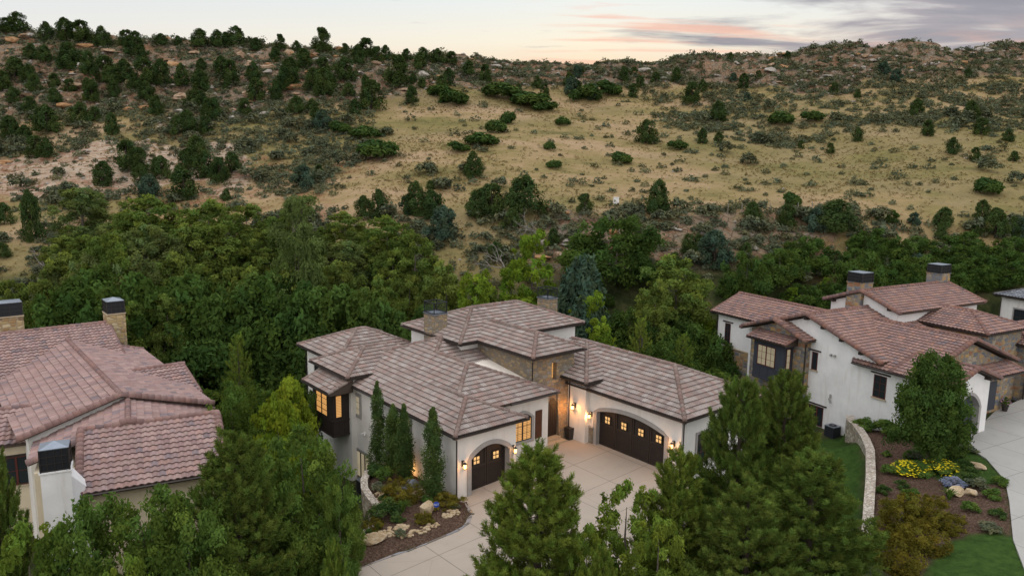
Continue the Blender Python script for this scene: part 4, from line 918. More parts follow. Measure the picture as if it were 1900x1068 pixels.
reds = sum(np.exp(-(((X1 - at_y(px, 300, Y_)[0]) / rx_) ** 2 + ((Y1 - Y_) / ry_) ** 2) ** 1.5) for px, Y_, rx_, ry_ in [(45, 139, 5, 4), (125, 139, 5, 4), (205, 128, 9, 3), (455, 131, 5, 5), (590, 126, 9, 3), (30, 122, 9, 3), (760, 178, 8, 3)])
redm = np.clip(reds * 1.6 + sm((fbm(X1, Y1, 12, 3, 71) - .02) / .12) * sm((-.22 - U1) / .05) * sm((Y1 - 98) / 6) * sm((135 - Y1) / 10), 0, 1)
lush = sm((U1 * 0 + fbm(X1, Y1 * 2.2, 30, 4, 81) + .30 * sm((U1 - .45) / .2) * sm((145 - Y1) / 30) + .10) / .35)
pale = sm((-.32 - U1) / .05) * sm((Y1 - 118 + fbm(X1, Y1, 9, 3, 78) * 14) / 5) * sm((143 + fbm(X1, Y1, 12, 3, 77) * 22 - Y1) / 5)
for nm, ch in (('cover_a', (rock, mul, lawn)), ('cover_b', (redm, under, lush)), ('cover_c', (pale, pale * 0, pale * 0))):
    a = me.color_attributes.new(nm, 'FLOAT_COLOR', 'POINT'); c = np.ones((len(X1), 4), 'f')
    for k, v in enumerate(ch): c[:, k] = v
    a.data.foreach_set('color', c.reshape(-1))
me.update(calc_edges=True)
m, t, b = mat('hillside'); g = t.N('ShaderNodeNewGeometry'); P3 = g.outputs['Position']
ca = t.N('ShaderNodeAttribute', attribute_name='cover_a'); cb_ = t.N('ShaderNodeAttribute', attribute_name='cover_b'); cc_ = t.N('ShaderNodeAttribute', attribute_name='cover_c')
sa = t.N('ShaderNodeSeparateColor'); t.L(ca.outputs['Color'], sa.inputs[0]); sb = t.N('ShaderNodeSeparateColor'); t.L(cb_.outputs['Color'], sb.inputs[0]); sc_ = t.N('ShaderNodeSeparateColor'); t.L(cc_.outputs['Color'], sc_.inputs[0])
def nz(s, d=5, r=.6, sx=1, sy=1, off=0):
    mp = t.N('ShaderNodeMapping'); mp.inputs['Scale'].default_value = (sx, sy, 1); mp.inputs['Location'].default_value = (off, off, 0); t.L(P3, mp.inputs[0]); return t.NOISE(mp.outputs[0], s, d, r)
dry = t.RAMP(nz(.055, 8, .68, 1, 2.2), [(.34, (.120, .105, .040)), (.43, (.205, .160, .068)), (.52, (.265, .190, .098)), (.62, (.315, .222, .135))])
green = t.RAMP(nz(.35, 6, .7, 1, 1.5, 5), [(.35, (.080, .085, .028)), (.6, (.165, .145, .052))])
gr = t.MIX(t.M('MULTIPLY', sb.outputs[2], .55), dry, green)
gr = t.MIX(t.M('MULTIPLY', t.M('SUBTRACT', nz(1.7, 5, .75), .52), 5, clamp=True), gr, t.MIX(.55, gr, (.055, .055, .022)))
gr = t.MIX(t.M('MULTIPLY', t.M('SUBTRACT', nz(3.6, 3, .7, 1, 1, 9), .64), 9, clamp=True), gr, (.36, .31, .24))
rk = t.RAMP(nz(.42, 9, .74, 1, 1.7, 3), [(.32, (.060, .045, .030)), (.42, (.165, .095, .055)), (.50, (.225, .165, .112)), (.58, (.15, .125, .095)), (.68, (.34, .30, .245))])
rk = t.MIX(t.M('MULTIPLY', t.M('SUBTRACT', nz(.12, 4, .6), .50), 6, clamp=True), rk, t.MIX(.35, rk, (.28, .15, .075)))
vr = t.N('ShaderNodeTexVoronoi', feature='DISTANCE_TO_EDGE', iScale=.9); t.L(P3, vr.inputs['Vector'])
rk = t.MIX(t.M('MULTIPLY', t.M('SUBTRACT', .07, vr.outputs['Distance']), 12, clamp=True), rk, (.05, .042, .03))
pl = t.RAMP(nz(.5, 7, .7, .5, 3.5, 2), [(.34, (.17, .095, .06)), (.44, (.27, .18, .11)), (.52, (.42, .35, .28)), (.60, (.33, .22, .13)), (.70, (.20, .15, .11))])
fr_ = t.M('MULTIPLY', t.M('SUBTRACT', t.M('ADD', sa.outputs[0], t.M('MULTIPLY', t.M('SUBTRACT', nz(.5, 6, .7, 1, 1, 7), .5), 1.6)), .45), 4, clamp=True)
col = t.MIX(fr_, gr, rk)
col = t.MIX(t.M('MULTIPLY', t.M('SUBTRACT', t.M('ADD', sc_.outputs[0], t.M('SUBTRACT', nz(.3, 5, .6, 1, 1, 4), .5)), .5), 4, clamp=True), col, pl)
col = t.MIX(t.M('MULTIPLY', t.M('MULTIPLY', sb.outputs[0], t.M('MULTIPLY', t.M('SUBTRACT', nz(.45, 6, .7, 1, 1, 15), .44), 7, clamp=True)), .7), col, t.MIX(nz(2, 5, .7), (.12, .055, .03), (.25, .11, .065)))
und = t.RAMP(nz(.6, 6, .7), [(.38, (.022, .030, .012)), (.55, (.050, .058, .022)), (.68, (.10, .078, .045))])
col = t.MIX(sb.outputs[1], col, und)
mulc = t.RAMP(nz(9, 6, .8), [(.35, (.030, .018, .012)), (.52, (.085, .053, .038)), (.68, (.19, .135, .10))])
col = t.MIX(sa.outputs[1], col, mulc)
lw_ = t.RAMP(nz(2.2, 6, .75), [(.35, (.022, .046, .010)), (.65, (.045, .085, .018))])
lw_ = t.MIX(t.M('MULTIPLY', t.M('SUBTRACT', nz(.5, 3, .6, 1, 1, 12), .64), 9, clamp=True), lw_, (.14, .12, .05))
col = t.MIX(sa.outputs[2], col, lw_)
t.L(col, b.inputs['Base Color']); b.inputs['Roughness'].default_value = 1; b.inputs['Specular IOR Level'].default_value = .05
bp = t.N('ShaderNodeBump'); bp.inputs['Strength'].default_value = .9; bp.inputs['Distance'].default_value = .5
t.L(t.M('ADD', t.M('MULTIPLY', nz(.9, 8, .72), t.M('ADD', .25, sa.outputs[0])), t.M('MULTIPLY', nz(5, 5, .7), .12)), bp.inputs['Height']); t.L(bp.outputs[0], b.inputs['Normal'])
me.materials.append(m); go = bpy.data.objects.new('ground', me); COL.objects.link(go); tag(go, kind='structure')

# fast lookup of the finished ground, and where a line of sight first meets it
def gzi(x, y):
    i = np.clip(np.searchsorted(ax, x) - 1, 0, len(ax) - 2); j = np.clip(np.searchsorted(ayy, y) - 1, 0, len(ayy) - 2)
    f = np.clip((x - ax[i]) / (ax[i + 1] - ax[i]), 0, 1); g_ = np.clip((y - ayy[j]) / (ayy[j + 1] - ayy[j]), 0, 1)
    return (ZZ[i, j] * (1 - f) + ZZ[i + 1, j] * f) * (1 - g_) + (ZZ[i, j + 1] * (1 - f) + ZZ[i + 1, j + 1] * f) * g_
def hit(px, py, y0=30, y1=235):
    d = ray(px, py); ys = np.arange(y0, y1, .25); X = ys * d[0] / d[1]; Z = H + ys * d[2] / d[1]; G = gzi(X, ys); k = np.where(Z <= G)[0]
    if len(k) == 0: return None
    return float(X[k[0]]), float(ys[k[0]]), float(G[k[0]])
def spot(px, y): 
    """the ground point seen in column px at distance y"""
    x = at_y(px, 400, y)[0]; return float(x), float(y), float(gzi(np.array([x]), np.array([y]))[0])

# ---- driveways, kerb stones, walks
def sheet(name, poly, zf, m_, thick=.10):
    v = [(x, y, zf(x, y)) for x, y in poly]; n = len(v)
    import mathutils
    tri = mathutils.geometry.tessellate_polygon([[Vector((x, y, 0)) for x, y, z in v]])
    b_ = MB(); b_.add(v + [(x, y, z - thick) for x, y, z in v], [tuple(t_) for t_ in tri] + [(i, n + i, n + (i + 1) % n, (i + 1) % n) for i in range(n)])
    return b_
def concrete(name, c, joint=3.05, off=(0, 0)):
    m, t, b = mat(name); tcn = t.N('ShaderNodeTexCoord'); P = tcn.outputs['Object']; sp = t.N('ShaderNodeSeparateXYZ'); t.L(P, sp.inputs[0])
    n1 = t.NOISE(P, .35, 5, .6); n2 = t.NOISE(P, 6, 5, .7)
    cc = t.MIX(n1, tuple(x * .80 for x in c), tuple(x * 1.12 for x in c)); cc = t.MIX(t.M('MULTIPLY', n2, .25), cc, tuple(x * .7 for x in c))
    j = None
    for k in (0, 1):
        f = t.M('ABSOLUTE', t.M('SUBTRACT', t.M('FRACT', t.M('DIVIDE', t.M('ADD', sp.outputs[k], off[k]), joint)), .5)); g_ = t.M('MULTIPLY', t.M('SUBTRACT', f, .5 - .016 / joint * 1.5), 300, clamp=True)
        j = g_ if j is None else t.M('MAXIMUM', j, g_)
    st9 = t.M('MULTIPLY', t.M('SUBTRACT', t.NOISE(P, .9, 6, .7, .4), .56), 4.0, clamp=True)
    cc = t.MIX(t.M('MULTIPLY', st9, .35), cc, tuple(x * .55 for x in c))
    vr9 = t.N('ShaderNodeTexVoronoi', feature='DISTANCE_TO_EDGE', iScale=.11); t.L(P, vr9.inputs['Vector'])
    cc = t.MIX(t.M('MULTIPLY', t.M('SUBTRACT', .0022, vr9.outputs['Distance']), 260, clamp=True), cc, tuple(x * .6 for x in c))
    cc = t.MIX(j, cc, tuple(x * .45 for x in c))
    t.L(cc, b.inputs['Base Color']); b.inputs['Roughness'].default_value = .8; b.inputs['Specular IOR Level'].default_value = .3
    bp = t.N('ShaderNodeBump'); bp.inputs['Strength'].default_value = .3; bp.inputs['Distance'].default_value = .01; t.L(t.M('SUBTRACT', n2, t.M('MULTIPLY', j, 3)), bp.inputs['Height']); t.L(bp.outputs[0], b.inputs['Normal'])
    return m
o = sheet('driveway', DRIVE, lambda x, y: max(.05 * x, -.5), None).build('driveway', concrete('tan concrete', (.385, .325, .265), 3.05, (1.0, 1.1))); o.location = (*MO, 0); o.rotation_euler = (0, 0, MR); tag(o, kind='structure')
o = sheet('driveway', RDRIVE, lambda x, y: .0, None).build('driveway', concrete('grey concrete', (.35, .34, .315), 3.4, (.3, 1.4))); o.location = (*RO, 0); o.rotation_euler = (0, 0, RR); tag(o, kind='structure')
# flagstone border along the bed
flag = stone('flagstone', [(0, (.30, .28, .27)), (.3, (.36, .26, .15)), (.5, (.26, .26, .27)), (.75, (.40, .33, .24)), (.9, (.22, .22, .23))], 1.1, 1.1, mortar=(.14, .12, .10))
edge_o = [(.30, -.05), (.22, -.43), (-.17, -1.76), (-1.0, -2.6), (-1.96, -2.87), (-2.96, -2.84), (-3.96, -2.85), (-5.47, -2.72), (-6.88, -2.56), (-8.0, -2.48), (-9.08, -2.42)]
edge_i = [(-.10, -.35), (-.55, -.9), (-1.05, -1.75), (-1.5, -2.15), (-2.1, -2.32), (-2.96, -2.38), (-3.96, -2.42), (-5.4, -2.34), (-6.8, -2.20), (-7.9, -2.14), (-9.0, -2.1)]
b_ = MB(); vv = []; n = len(edge_o)
for (x, y), (x2, y2) in zip(edge_o, edge_i): z = max(.05 * x, -.5) + .025; vv += [(x, y, z), (x2, y2, z), (x, y, z - .15), (x2, y2, z - .15)]
b_.add(vv, [(4 * i, 4 * i + 4, 4 * i + 5, 4 * i + 1) for i in range(n - 1)] + [(4 * i + 2, 4 * i + 6, 4 * i + 4, 4 * i) for i in range(n - 1)] + [(4 * i + 1, 4 * i + 5, 4 * i + 7, 4 * i + 3) for i in range(n - 1)])
o = b_.build('kerb', flag); o.location = (*MO, 0); o.rotation_euler = (0, 0, MR); tag(o, kind='structure')
# garden retaining walls
def ret_wall(name, line, w_, ztop, zbot, m_, capm, org, rz, label, caph=.10):
    L_ = []; n = len(line)
    for i, (x, y) in enumerate(line):
        a = Vector(line[max(i - 1, 0)]); b2 = Vector(line[min(i + 1, n - 1)]); d = (b2 - a).normalized(); nrm = Vector((-d.y, d.x)); zt = ztop[i] if hasattr(ztop, '__len__') else ztop
        L_.append((x - nrm.x * w_ / 2, y - nrm.y * w_ / 2, x + nrm.x * w_ / 2, y + nrm.y * w_ / 2, zt, nrm))
    root = empty(name, (*org, 0), rz); tag(root, label, 'wall')
    def strip(e, z0f, z1f, m_, nm):
        v = []
        for x0, y0, x1, y1, zt, nr in L_:
            v += [(x0 - nr.x * e, y0 - nr.y * e, z0f(zt)), (x1 + nr.x * e, y1 + nr.y * e, z0f(zt)), (x1 + nr.x * e, y1 + nr.y * e, z1f(zt)), (x0 - nr.x * e, y0 - nr.y * e, z1f(zt))]
        f = []
        for i in range(n - 1):
            for k in range(4): f.append((4 * i + k, 4 * i + (k + 1) % 4, 4 * i + 4 + (k + 1) % 4, 4 * i + 4 + k))
        f += [(0, 3, 2, 1), (4 * n - 4, 4 * n - 3, 4 * n - 2, 4 * n - 1)]
        MB().add(v, f).build(nm, m_, root)
    strip(0, lambda z: zbot, lambda z: z, m_, 'wall'); strip(.04, lambda z: z, lambda z: z + caph, capm, 'coping')
    return root
capst = stone('coping stone', [(0, (.50, .44, .36)), (.3, (.58, .50, .42)), (.6, (.46, .38, .30)), (.8, (.62, .56, .48))], 4.5, 4.5, mortar=(.26, .22, .18))
ret_wall('stone_wall', [(-.5, 7.0), (-1.3, 6.85), (-2.3, 6.2), (-3.05, 5.3), (-3.55, 4.3), (-3.8, 3.2), (-3.95, 2.2), (-4.6, 1.2)], .34, [.15, .15, .15, .14, .1, .05, 0, -.1], -3.2, M['rubble'], capst, MO, MR, 'low curved rubble stone wall holding the mulch bed beside the air conditioner')
ret_wall('stone_wall', [(-5.0, .75), (-6.4, -.15), (-8.2, -1.35), (-9.3, -2.0)], .28, [-.25, -.38, -.5, -.55], -1.6, M['rubble'], capst, MO, MR, 'straight garden wall with a flat coping behind the tan boulder and ornamental grass', .08)
ret_wall('stone_wall', [(-3.3, 8.0), (-4.1, 7.35), (-4.5, 6.6), (-5.0, 5.9), (-6.17, 4.5), (-7.78, 2.95), (-11.61, .12), (-15.9, -2.84), (-19, -5)], .5, [-.35, -.35, -.38, -.42, -.5, -.55, -.6, -.7, -.8], -3.6, M['rubble'], capst, RO, RR, 'pale stone retaining wall between the sunken lawn and the mulch bed of flowers')

# ================================================================ VEGETATION
def leaf_quads(C, size, N=None, up=.3, asp=1.7, jit=.35, r=None):
    """small leaf sprays: a quad at each centre, turned mostly outward along N"""
    r = r or rng; n = len(C); d = r.normal(size=(n, 3))
    if N is not None: d = d * .75 + N * 1.0
    d[:, 2] += up; d /= np.linalg.norm(d, axis=1)[:, None]
    t_ = r.normal(size=(n, 3)); u = np.cross(d, t_); u /= np.linalg.norm(u, axis=1)[:, None]; v = np.cross(d, u)
    s = size * (1 + jit * r.uniform(-1, 1, n))[:, None]
    a = u * s * asp * .5; b_ = v * s * .5
    return np.stack([C - a, C - b_ * .9, C + a, C + b_ * .9], 1)      # pointed, leaf-like
def needle_tuft(C, D, L, R, k, r):
    """bottlebrush shoots: centre C, direction D, length L, needle length R, k needles each"""
    n = len(C); t_ = r.uniform(0, 1, (n, k)); base = C[:, None] + D[:, None] * (t_ * L)[..., None]
    rd = r.normal(size=(n, k, 3)); rd -= (rd * D[:, None]).sum(-1)[..., None] * D[:, None]; rd /= np.linalg.norm(rd, axis=-1)[..., None]
    nd = rd * .85 + D[:, None] * (.55 + .6 * t_[..., None]); nd /= np.linalg.norm(nd, axis=-1)[..., None]
    tip = base + nd * R * r.uniform(.75, 1.15, (n, k, 1)); w_ = np.cross(nd, r.normal(size=(n, k, 3))); w_ /= np.linalg.norm(w_, axis=-1)[..., None]; w_ *= .015
    return np.stack([base - w_ * .7, base + w_ * .7, tip + w_ * .5, tip - w_ * .5], 2).reshape(-1, 4, 3)
def mesh_of(o): me = o.data; bpy.data.objects.remove(o); return me
def tint_rows(n_groups, counts, base=(1, 1, 1), lo=.62, hi=1.35, hue=.12, r=None):
    r = r or rng; f = r.uniform(lo, hi, n_groups); h_ = r.uniform(-hue, hue, n_groups)
    c = np.stack([f * (1 + h_) * base[0], f * base[1], f * (1 - h_) * base[2]], 1); return np.repeat(c, counts, axis=0)
BARK = plain('grey bark', (.12, .10, .08), .95, var=.3, scale=5); BARKD = plain('dark bark', (.060, .045, .035), .95, var=.3, scale=6); BARKP = plain('pale dead wood', (.22, .195, .17), .95, var=.25, scale=4)
FOL = {'cotton': foliage('cottonwood leaves', (.085, .138, .028), (.175, .215, .052)), 'willow': foliage('willow leaves', (0.091, 0.137, 0.042), (0.163, 0.202, 0.072)),
       'juniper': foliage('juniper foliage', (.040, .070, .024), (.066, .098, .030), .15), 'bluejuniper': foliage('blue juniper foliage', (.050, .085, .055), (.070, .105, .068), .12), 'darkpine': foliage('dark pine needles', (.060, .105, .024), (.105, .150, .036), .2), 'pine': foliage('pine needles', (.085, .138, .026), (.150, .195, .040), .2),
       'bright': foliage('bright leaves', (0.121, 0.209, 0.024), (0.187, 0.264, 0.033)), 'yellow': foliage('yellow green leaves', (.13, .20, .022), (.24, .29, .03)), 'oak': foliage('oak scrub leaves', (0.048, 0.092, 0.022), (0.081, 0.129, 0.031)),
       'sprig': foliage('light garden leaves', (.10, .155, .025), (.17, .22, .035)), 'sage': foliage('sagebrush leaves', (0.092, 0.109, 0.063), (0.132, 0.138, 0.081), .1), 'lowoak': foliage('low oak leaves', (.044, .082, .022), (.066, .104, .030), .15), 'spirea': foliage('spirea leaves', (.120, .115, .020), (.165, .140, .026)),
       'arbor': foliage('columnar juniper foliage', (0.043, 0.074, 0.022), (0.072, 0.108, 0.029), .12), 'laven': foliage('blue grey catmint', (.16, .19, .26), (.22, .24, .34), .1), 'flower': foliage('yellow petals', (.70, .58, .02), (.85, .72, .04), .15), 'garden': foliage('garden leaves', (0.075, 0.131, 0.027), (0.125, 0.188, 0.040)),
       'grass': foliage('ornamental grass', (.13, .15, .03), (.20, .19, .05), .3)}
def limb_tree(h, spread, r, clumps, trunk_r=.18, fork=.3, lean=.0):
    b_ = MB(); top = np.array([lean, 0, h * .80]); mid = np.array([lean * .4 + r.normal() * .15, r.normal() * .15, h * fork])
    b_.tube([(0, 0, -.5), (0.03, .02, h * fork * .5), tuple(mid), tuple(mid * .5 + top * .5 + r.normal(size=3) * .12), tuple(top)], [trunk_r * 1.25, trunk_r, trunk_r * .8, trunk_r * .45, trunk_r * .12], n=7)
    for k in range(min(len(clumps), 16)):
        c = clumps[k]; t_ = r.uniform(.0, .8); s = mid * (1 - t_) + top * t_
        if c[2] < s[2] * .8: s = mid * .8
        m_ = (s + c) / 2 + np.array([0, 0, -.08 * h * r.uniform(.2, 1)])
        b_.tube([tuple(s), tuple(m_), tuple(c)], [trunk_r * .42, trunk_r * .25, trunk_r * .08], n=5)
    return b_
def broadleaf(seed, h=11., w_=8., n=9000, K=46, fol='cotton', leaf=.26, zlow=.22, top=.5, clr=.17, flat=.75):
    r = np.random.default_rng(seed); cl = []; rad_ = []
    while len(cl) < K:
        th = r.uniform(0, 2 * math.pi); zz = r.uniform(0, 1); prof = math.sqrt(max(0., 1 - ((zz - .40) / .64) ** 2)) * (1 + .18 * math.sin(th * 3 + seed))
        rr = w_ / 2 * prof * math.sqrt(r.uniform(.12, 1)) * .86
        cl.append(np.array([math.cos(th) * rr * r.uniform(.85, 1.15), math.sin(th) * rr, h * (zlow + (1 - zlow) * zz * .93)])); rad_.append(w_ * clr * r.uniform(.6, 1.3) * (1.15 - .5 * zz))
    cl = np.array(cl); rad_ = np.array(rad_); cnt = (n * rad_ ** 2 / (rad_ ** 2).sum()).astype(int); idx = np.repeat(np.arange(K), cnt); m_ = len(idx)
    d = r.normal(size=(m_, 3)); d[:, 2] += .35; d /= np.linalg.norm(d, axis=1)[:, None]
    # each clump is itself lumpy: leaves gather on several twigs
    tw = r.integers(0, 9, m_); td = r.normal(size=(K, 9, 3)); td[..., 2] += .3; td /= np.linalg.norm(td, axis=-1)[..., None]
    P = cl[idx] + (td[idx, tw] * .62 + d * r.uniform(.15, .62, m_)[:, None]) * rad_[idx][:, None] * np.array([1, 1, flat])
    Q = leaf_quads(P, leaf, td[idx, tw] * .6 + d * .6, r=r); c = tint_rows(K, cnt, r=r); c = c * r.uniform(.9, 1.1, (K * 9))[idx * 9 + tw][:, None]
    return mesh_of(quads_mesh('crown', Q, FOL[fol], c)), mesh_of(limb_tree(h, w_, r, cl[np.argsort(-rad_)], trunk_r=.022 * h).build('trunk', BARK))
def willow(seed, h=13., w_=8., S=330, fol='willow'):
    r = np.random.default_rng(seed); Q = []; C = []; cl = []
    heads = [np.array([math.cos(a) * w_ * .5 * q * .75, math.sin(a) * w_ * .5 * q * .75, h * zz]) for a, q, zz in zip(r.uniform(0, 6.28, 26), np.sqrt(r.uniform(.1, 1, 26)), r.uniform(.38, .96, 26))]
    heads = [hh * np.array([1.25 - .62 * hh[2] / h, 1.25 - .62 * hh[2] / h, 1]) for hh in heads]; ht = r.uniform(.65, 1.3, len(heads))
    for s in range(S):
        k = r.integers(len(heads)); hd = heads[k]; a = r.uniform(0, 6.28); out = np.array([math.cos(a), math.sin(a), 0]); L = r.uniform(1.2, 3.0); m_ = 26; t_ = np.sort(r.uniform(0, 1, m_))
        R_ = r.uniform(.5, 1.5); P = hd + out * (R_ * np.sqrt(t_))[:, None] + np.array([0, 0, 1]) * (.7 * np.sin(t_ * 2.0) - L * t_ ** 1.8)[:, None] + r.normal(size=(m_, 3)) * .09
        d = out * (1 - t_)[:, None] * .6 + np.array([0, 0, -1.]) * (t_ + .2)[:, None] + r.normal(size=(m_, 3)) * .35; d /= np.linalg.norm(d, axis=1)[:, None]
        sd = np.cross(d, r.normal(size=(m_, 3))); sd /= np.linalg.norm(sd, axis=1)[:, None]; ln = .24; wd = .055
        Q.append(np.stack([P - d * ln, P - sd * wd, P + d * ln, P + sd * wd], 1)); C.append(np.tile(np.array([1, 1, 1]) * ht[k] * r.uniform(.85, 1.15), (m_, 1)))
    n2 = 3500; idx = r.integers(0, len(heads), n2); d = r.normal(size=(n2, 3)); d /= np.linalg.norm(d, axis=1)[:, None]; P = np.array(heads)[idx] + d * r.uniform(.3, 1.15, n2)[:, None] * np.array([1.1, 1.1, .9])
    Q.append(leaf_quads(P, .22, d, r=r)); C.append(np.ones((n2, 3)) * ht[idx][:, None])
    return mesh_of(quads_mesh('crown', np.concatenate(Q), FOL[fol], np.concatenate(C))), mesh_of(limb_tree(h, w_, r, np.array(heads), trunk_r=.25, fork=.2).build('trunk', BARK))
def juniper(seed, h=4.5, w_=4.3, n=5200, fol='juniper', leaf=.17, power=.8, round_=.55):
    r = np.random.default_rng(seed); K = 60; zz = r.uniform(0.02, 1, K) ** .85; th = r.uniform(0, 6.28, K)
    prof = lambda z: np.clip(np.minimum((z + .14) / .30, 1) ** .5 * (1 - z ** (2.0 + 1.6 * round_)) ** .6, 0.02, 1)
    rr = w_ / 2 * prof(zz) * r.uniform(.45, .92, K) * (1 + .16 * np.sin(th * 2 + seed) + .10 * np.sin(th * 5 + seed * 2)); cl = np.stack([np.cos(th) * rr, np.sin(th) * rr, zz * h * .95 + .05], 1); idx = np.repeat(np.arange(K), n // K); m_ = len(idx)
    d = r.normal(size=(m_, 3)); d /= np.linalg.norm(d, axis=1)[:, None]; P = cl[idx] + d * (w_ * .15 * r.uniform(.5, 1, m_) * (1.15 - .55 * zz[idx]))[:, None] * np.array([1, 1, 1.3])
    P[:, 2] = np.maximum(P[:, 2], .02); N = P - np.array([0, 0, h * .3]); N /= np.linalg.norm(N, axis=1)[:, None]
    tr = MB().tube([(0, 0, -.4), (.03, 0, h * .5), (0, 0, h * .9)], [.13, .09, .02], n=6)
    for k in range(6): tr.tube([(0, 0, h * (.1 + .1 * k)), tuple(cl[k] * .8)], [.05, .015], n=4)
    return mesh_of(quads_mesh('crown', leaf_quads(P, leaf, N, up=.6, asp=1.9, r=r), FOL[fol], tint_rows(K, [n // K] * K, lo=.7, hi=1.3, r=r))), mesh_of(tr.build('trunk', BARKD))
def pine(seed, h=8.5, w_=6.0, fol='pine', tufts=1700, k=44, low=.06):
    r = np.random.default_rng(seed); tr = MB(); tr.tube([(0, 0, -.6), (.05, .03, h * .5), (0, 0, h * .97)], [.19, .12, .02], n=8); C = []; D = []; G = []; g = 0
    nb = 78
    for i in range(nb):
        z = h * (low + (.97 - low) * (i / nb) ** .92); f = z / h; L = w_ / 2 * ((1 - f) ** .78) * r.uniform(.74, 1.12) * (.75 + .25 * min(1, f / .15)) + .18; a = i * 2.399 + r.normal() * .3
        o_ = np.array([math.cos(a), math.sin(a), 0]); rise = .20 + .55 * f + r.normal() * .06; pts = []
        for t_ in np.linspace(0, 1, 6): pts.append(np.array([0, 0, z]) + o_ * L * t_ + np.array([0, 0, 1]) * (L * (rise * t_ ** 1.5 - .10 * math.sin(t_ * 3.14))))
        tr.tube([tuple(p) for p in pts], np.linspace(.045 * (1.1 - f), .010, 6), n=4, cap=False); pts = np.array(pts); side = np.array([-o_[1], o_[0], 0])
        m_ = max(5, int(tufts / nb * (L / (w_ / 2)) * 1.55))
        for j in range(m_):
            t_ = r.uniform(.25, 1) ** .8; q = t_ * 5; a0 = int(min(q, 4)); p = pts[a0] * (1 - (q - a0)) + pts[a0 + 1] * (q - a0); off = r.uniform(-1, 1) * L * .36 * math.sin(math.pi * min(1, t_ * .92)) ** .7
            p = p + side * off + np.array([0, 0, r.uniform(-.12, .22)]) - o_ * abs(off) * .15; d = o_ * .55 + side * np.sign(off) * .35 * r.uniform(0, 1) + np.array([0, 0, .75 + .5 * f]) + r.normal(size=3) * .22; C.append(p); D.append(d / np.linalg.norm(d)); G.append(g)
        g += 1
    for j in range(10): C.append(np.array([r.normal() * .05, r.normal() * .05, h * r.uniform(.90, 1.0)])); D.append(np.array([r.normal() * .15, r.normal() * .15, 1.])); G.append(0)
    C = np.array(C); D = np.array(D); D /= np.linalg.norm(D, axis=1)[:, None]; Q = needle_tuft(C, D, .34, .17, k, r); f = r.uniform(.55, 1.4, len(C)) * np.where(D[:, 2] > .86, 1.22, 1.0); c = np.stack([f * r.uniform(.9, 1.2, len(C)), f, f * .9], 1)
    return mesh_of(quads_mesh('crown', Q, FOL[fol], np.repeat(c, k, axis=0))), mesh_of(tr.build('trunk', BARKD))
def shrub(seed, h=1., w_=1.4, n=420, fol='sage', leaf=.13, spiky=.5, stems=7):
    r = np.random.default_rng(seed); K = 16; th = r.uniform(0, 6.28, K); q = np.sqrt(r.uniform(0, 1, K)); cl = np.stack([np.cos(th) * q * w_ * .36, np.sin(th) * q * w_ * .36, h * (.30 + .45 * (1 - q ** 2)) * r.uniform(.7, 1.2, K)], 1)
    idx = np.repeat(np.arange(K), n // K); m_ = len(idx); d = r.normal(size=(m_, 3)); d[:, 2] += .3; d /= np.linalg.norm(d, axis=1)[:, None]
    P = cl[idx] + d * (w_ * .17 * r.uniform(.3, 1, m_))[:, None] * np.array([1, 1, .5 + h / w_ * .6]); P[:, 2] = np.maximum(P[:, 2], .01)
    N = d.copy(); N[:, 2] += spiky
    Q = leaf_quads(P, leaf, N, up=spiky, asp=1.9, r=r); st_ = MB()
    for j in range(stems): st_.tube([(0, 0, -.15), tuple(cl[j] * np.array([.7, .7, .8]))], [.02, .006], n=4, cap=False)
    sv, sf = np.concatenate(st_.v), st_.f
    me_ = mesh_of(quads_mesh('shrub', Q, [FOL[fol], BARKD], tint_rows(K, [n // K] * K, lo=.7, hi=1.3, r=r)))
    return me_
def make_stem(): return None
def obj(name, me, parent=None, loc=(0, 0, 0), rz=0, sc=(1, 1, 1)):
    o = bpy.data.objects.new(name, me); COL.objects.link(o); o.parent = parent; o.location = loc; o.rotation_euler = (0, 0, rz); o.scale = sc; return o
GRP = {}
def plant(kind, protos, x, y, z, sx, sz, label, cat='tree', group=None, tilt=0):
    """a tree: an Empty at its foot with crown and trunk; a shrub: one mesh"""
    me_ = protos[rng.integers(len(protos))]; rz = rng.uniform(0, 6.28)
    if isinstance(me_, tuple):
        root = empty(kind, (x, y, z), rz); root.scale = (sx, sx, sz); obj('crown', me_[0], root); obj('trunk', me_[1], root)
    else: root = obj(kind, me_, None, (x, y, z), rz, (sx, sx, sz))
    root.rotation_euler = (rng.normal() * tilt, rng.normal() * tilt, rz)
    return tag(root, label, cat, group)

# ---- prototypes (real size in metres)
PT = {}
PT['cotton'] = [broadleaf(s, 16, 9, 17000, 84, 'cotton', .25, clr=.135, flat=.85) for s in (1, 2, 3)]
PT['willow'] = [willow(s, 17, 9.5, 480) for s in (4, 5)]
PT['bright'] = [broadleaf(s, 12, 6.5, 12500, 70, 'bright', .20, .12, .6, .13, .9) for s in (6, 7)]
PT['oak'] = [broadleaf(s, 5, 7.0, 12500, 80, 'oak', .17, .04, .75, .115, 1.0) for s in (8, 9)]
PT['juniper'] = [juniper(s) for s in (10, 11, 12, 13)]
PT['bluejuniper'] = [juniper(s, 4.2, 4.0, 4200, 'bluejuniper', .19, .6, .75) for s in (14, 15)]
PT['tallpine'] = [pine(s, 11.0, 5.5, 'pine', 1500, 22) for s in (16,)]
PT['sage'] = [shrub(s, .9, 1.5, 360, 'sage', .13, .9) for s in (20, 21, 22, 23)]
PT['lowoak'] = [shrub(s, 1.0, 2.4, 1600, 'lowoak', .16, .5) for s in (24, 25)]
PT['grey'] = [broadleaf(s, 16, 9, 17000, 84, 'willow', .23, clr=.135, flat=.9) for s in (17, 18)]

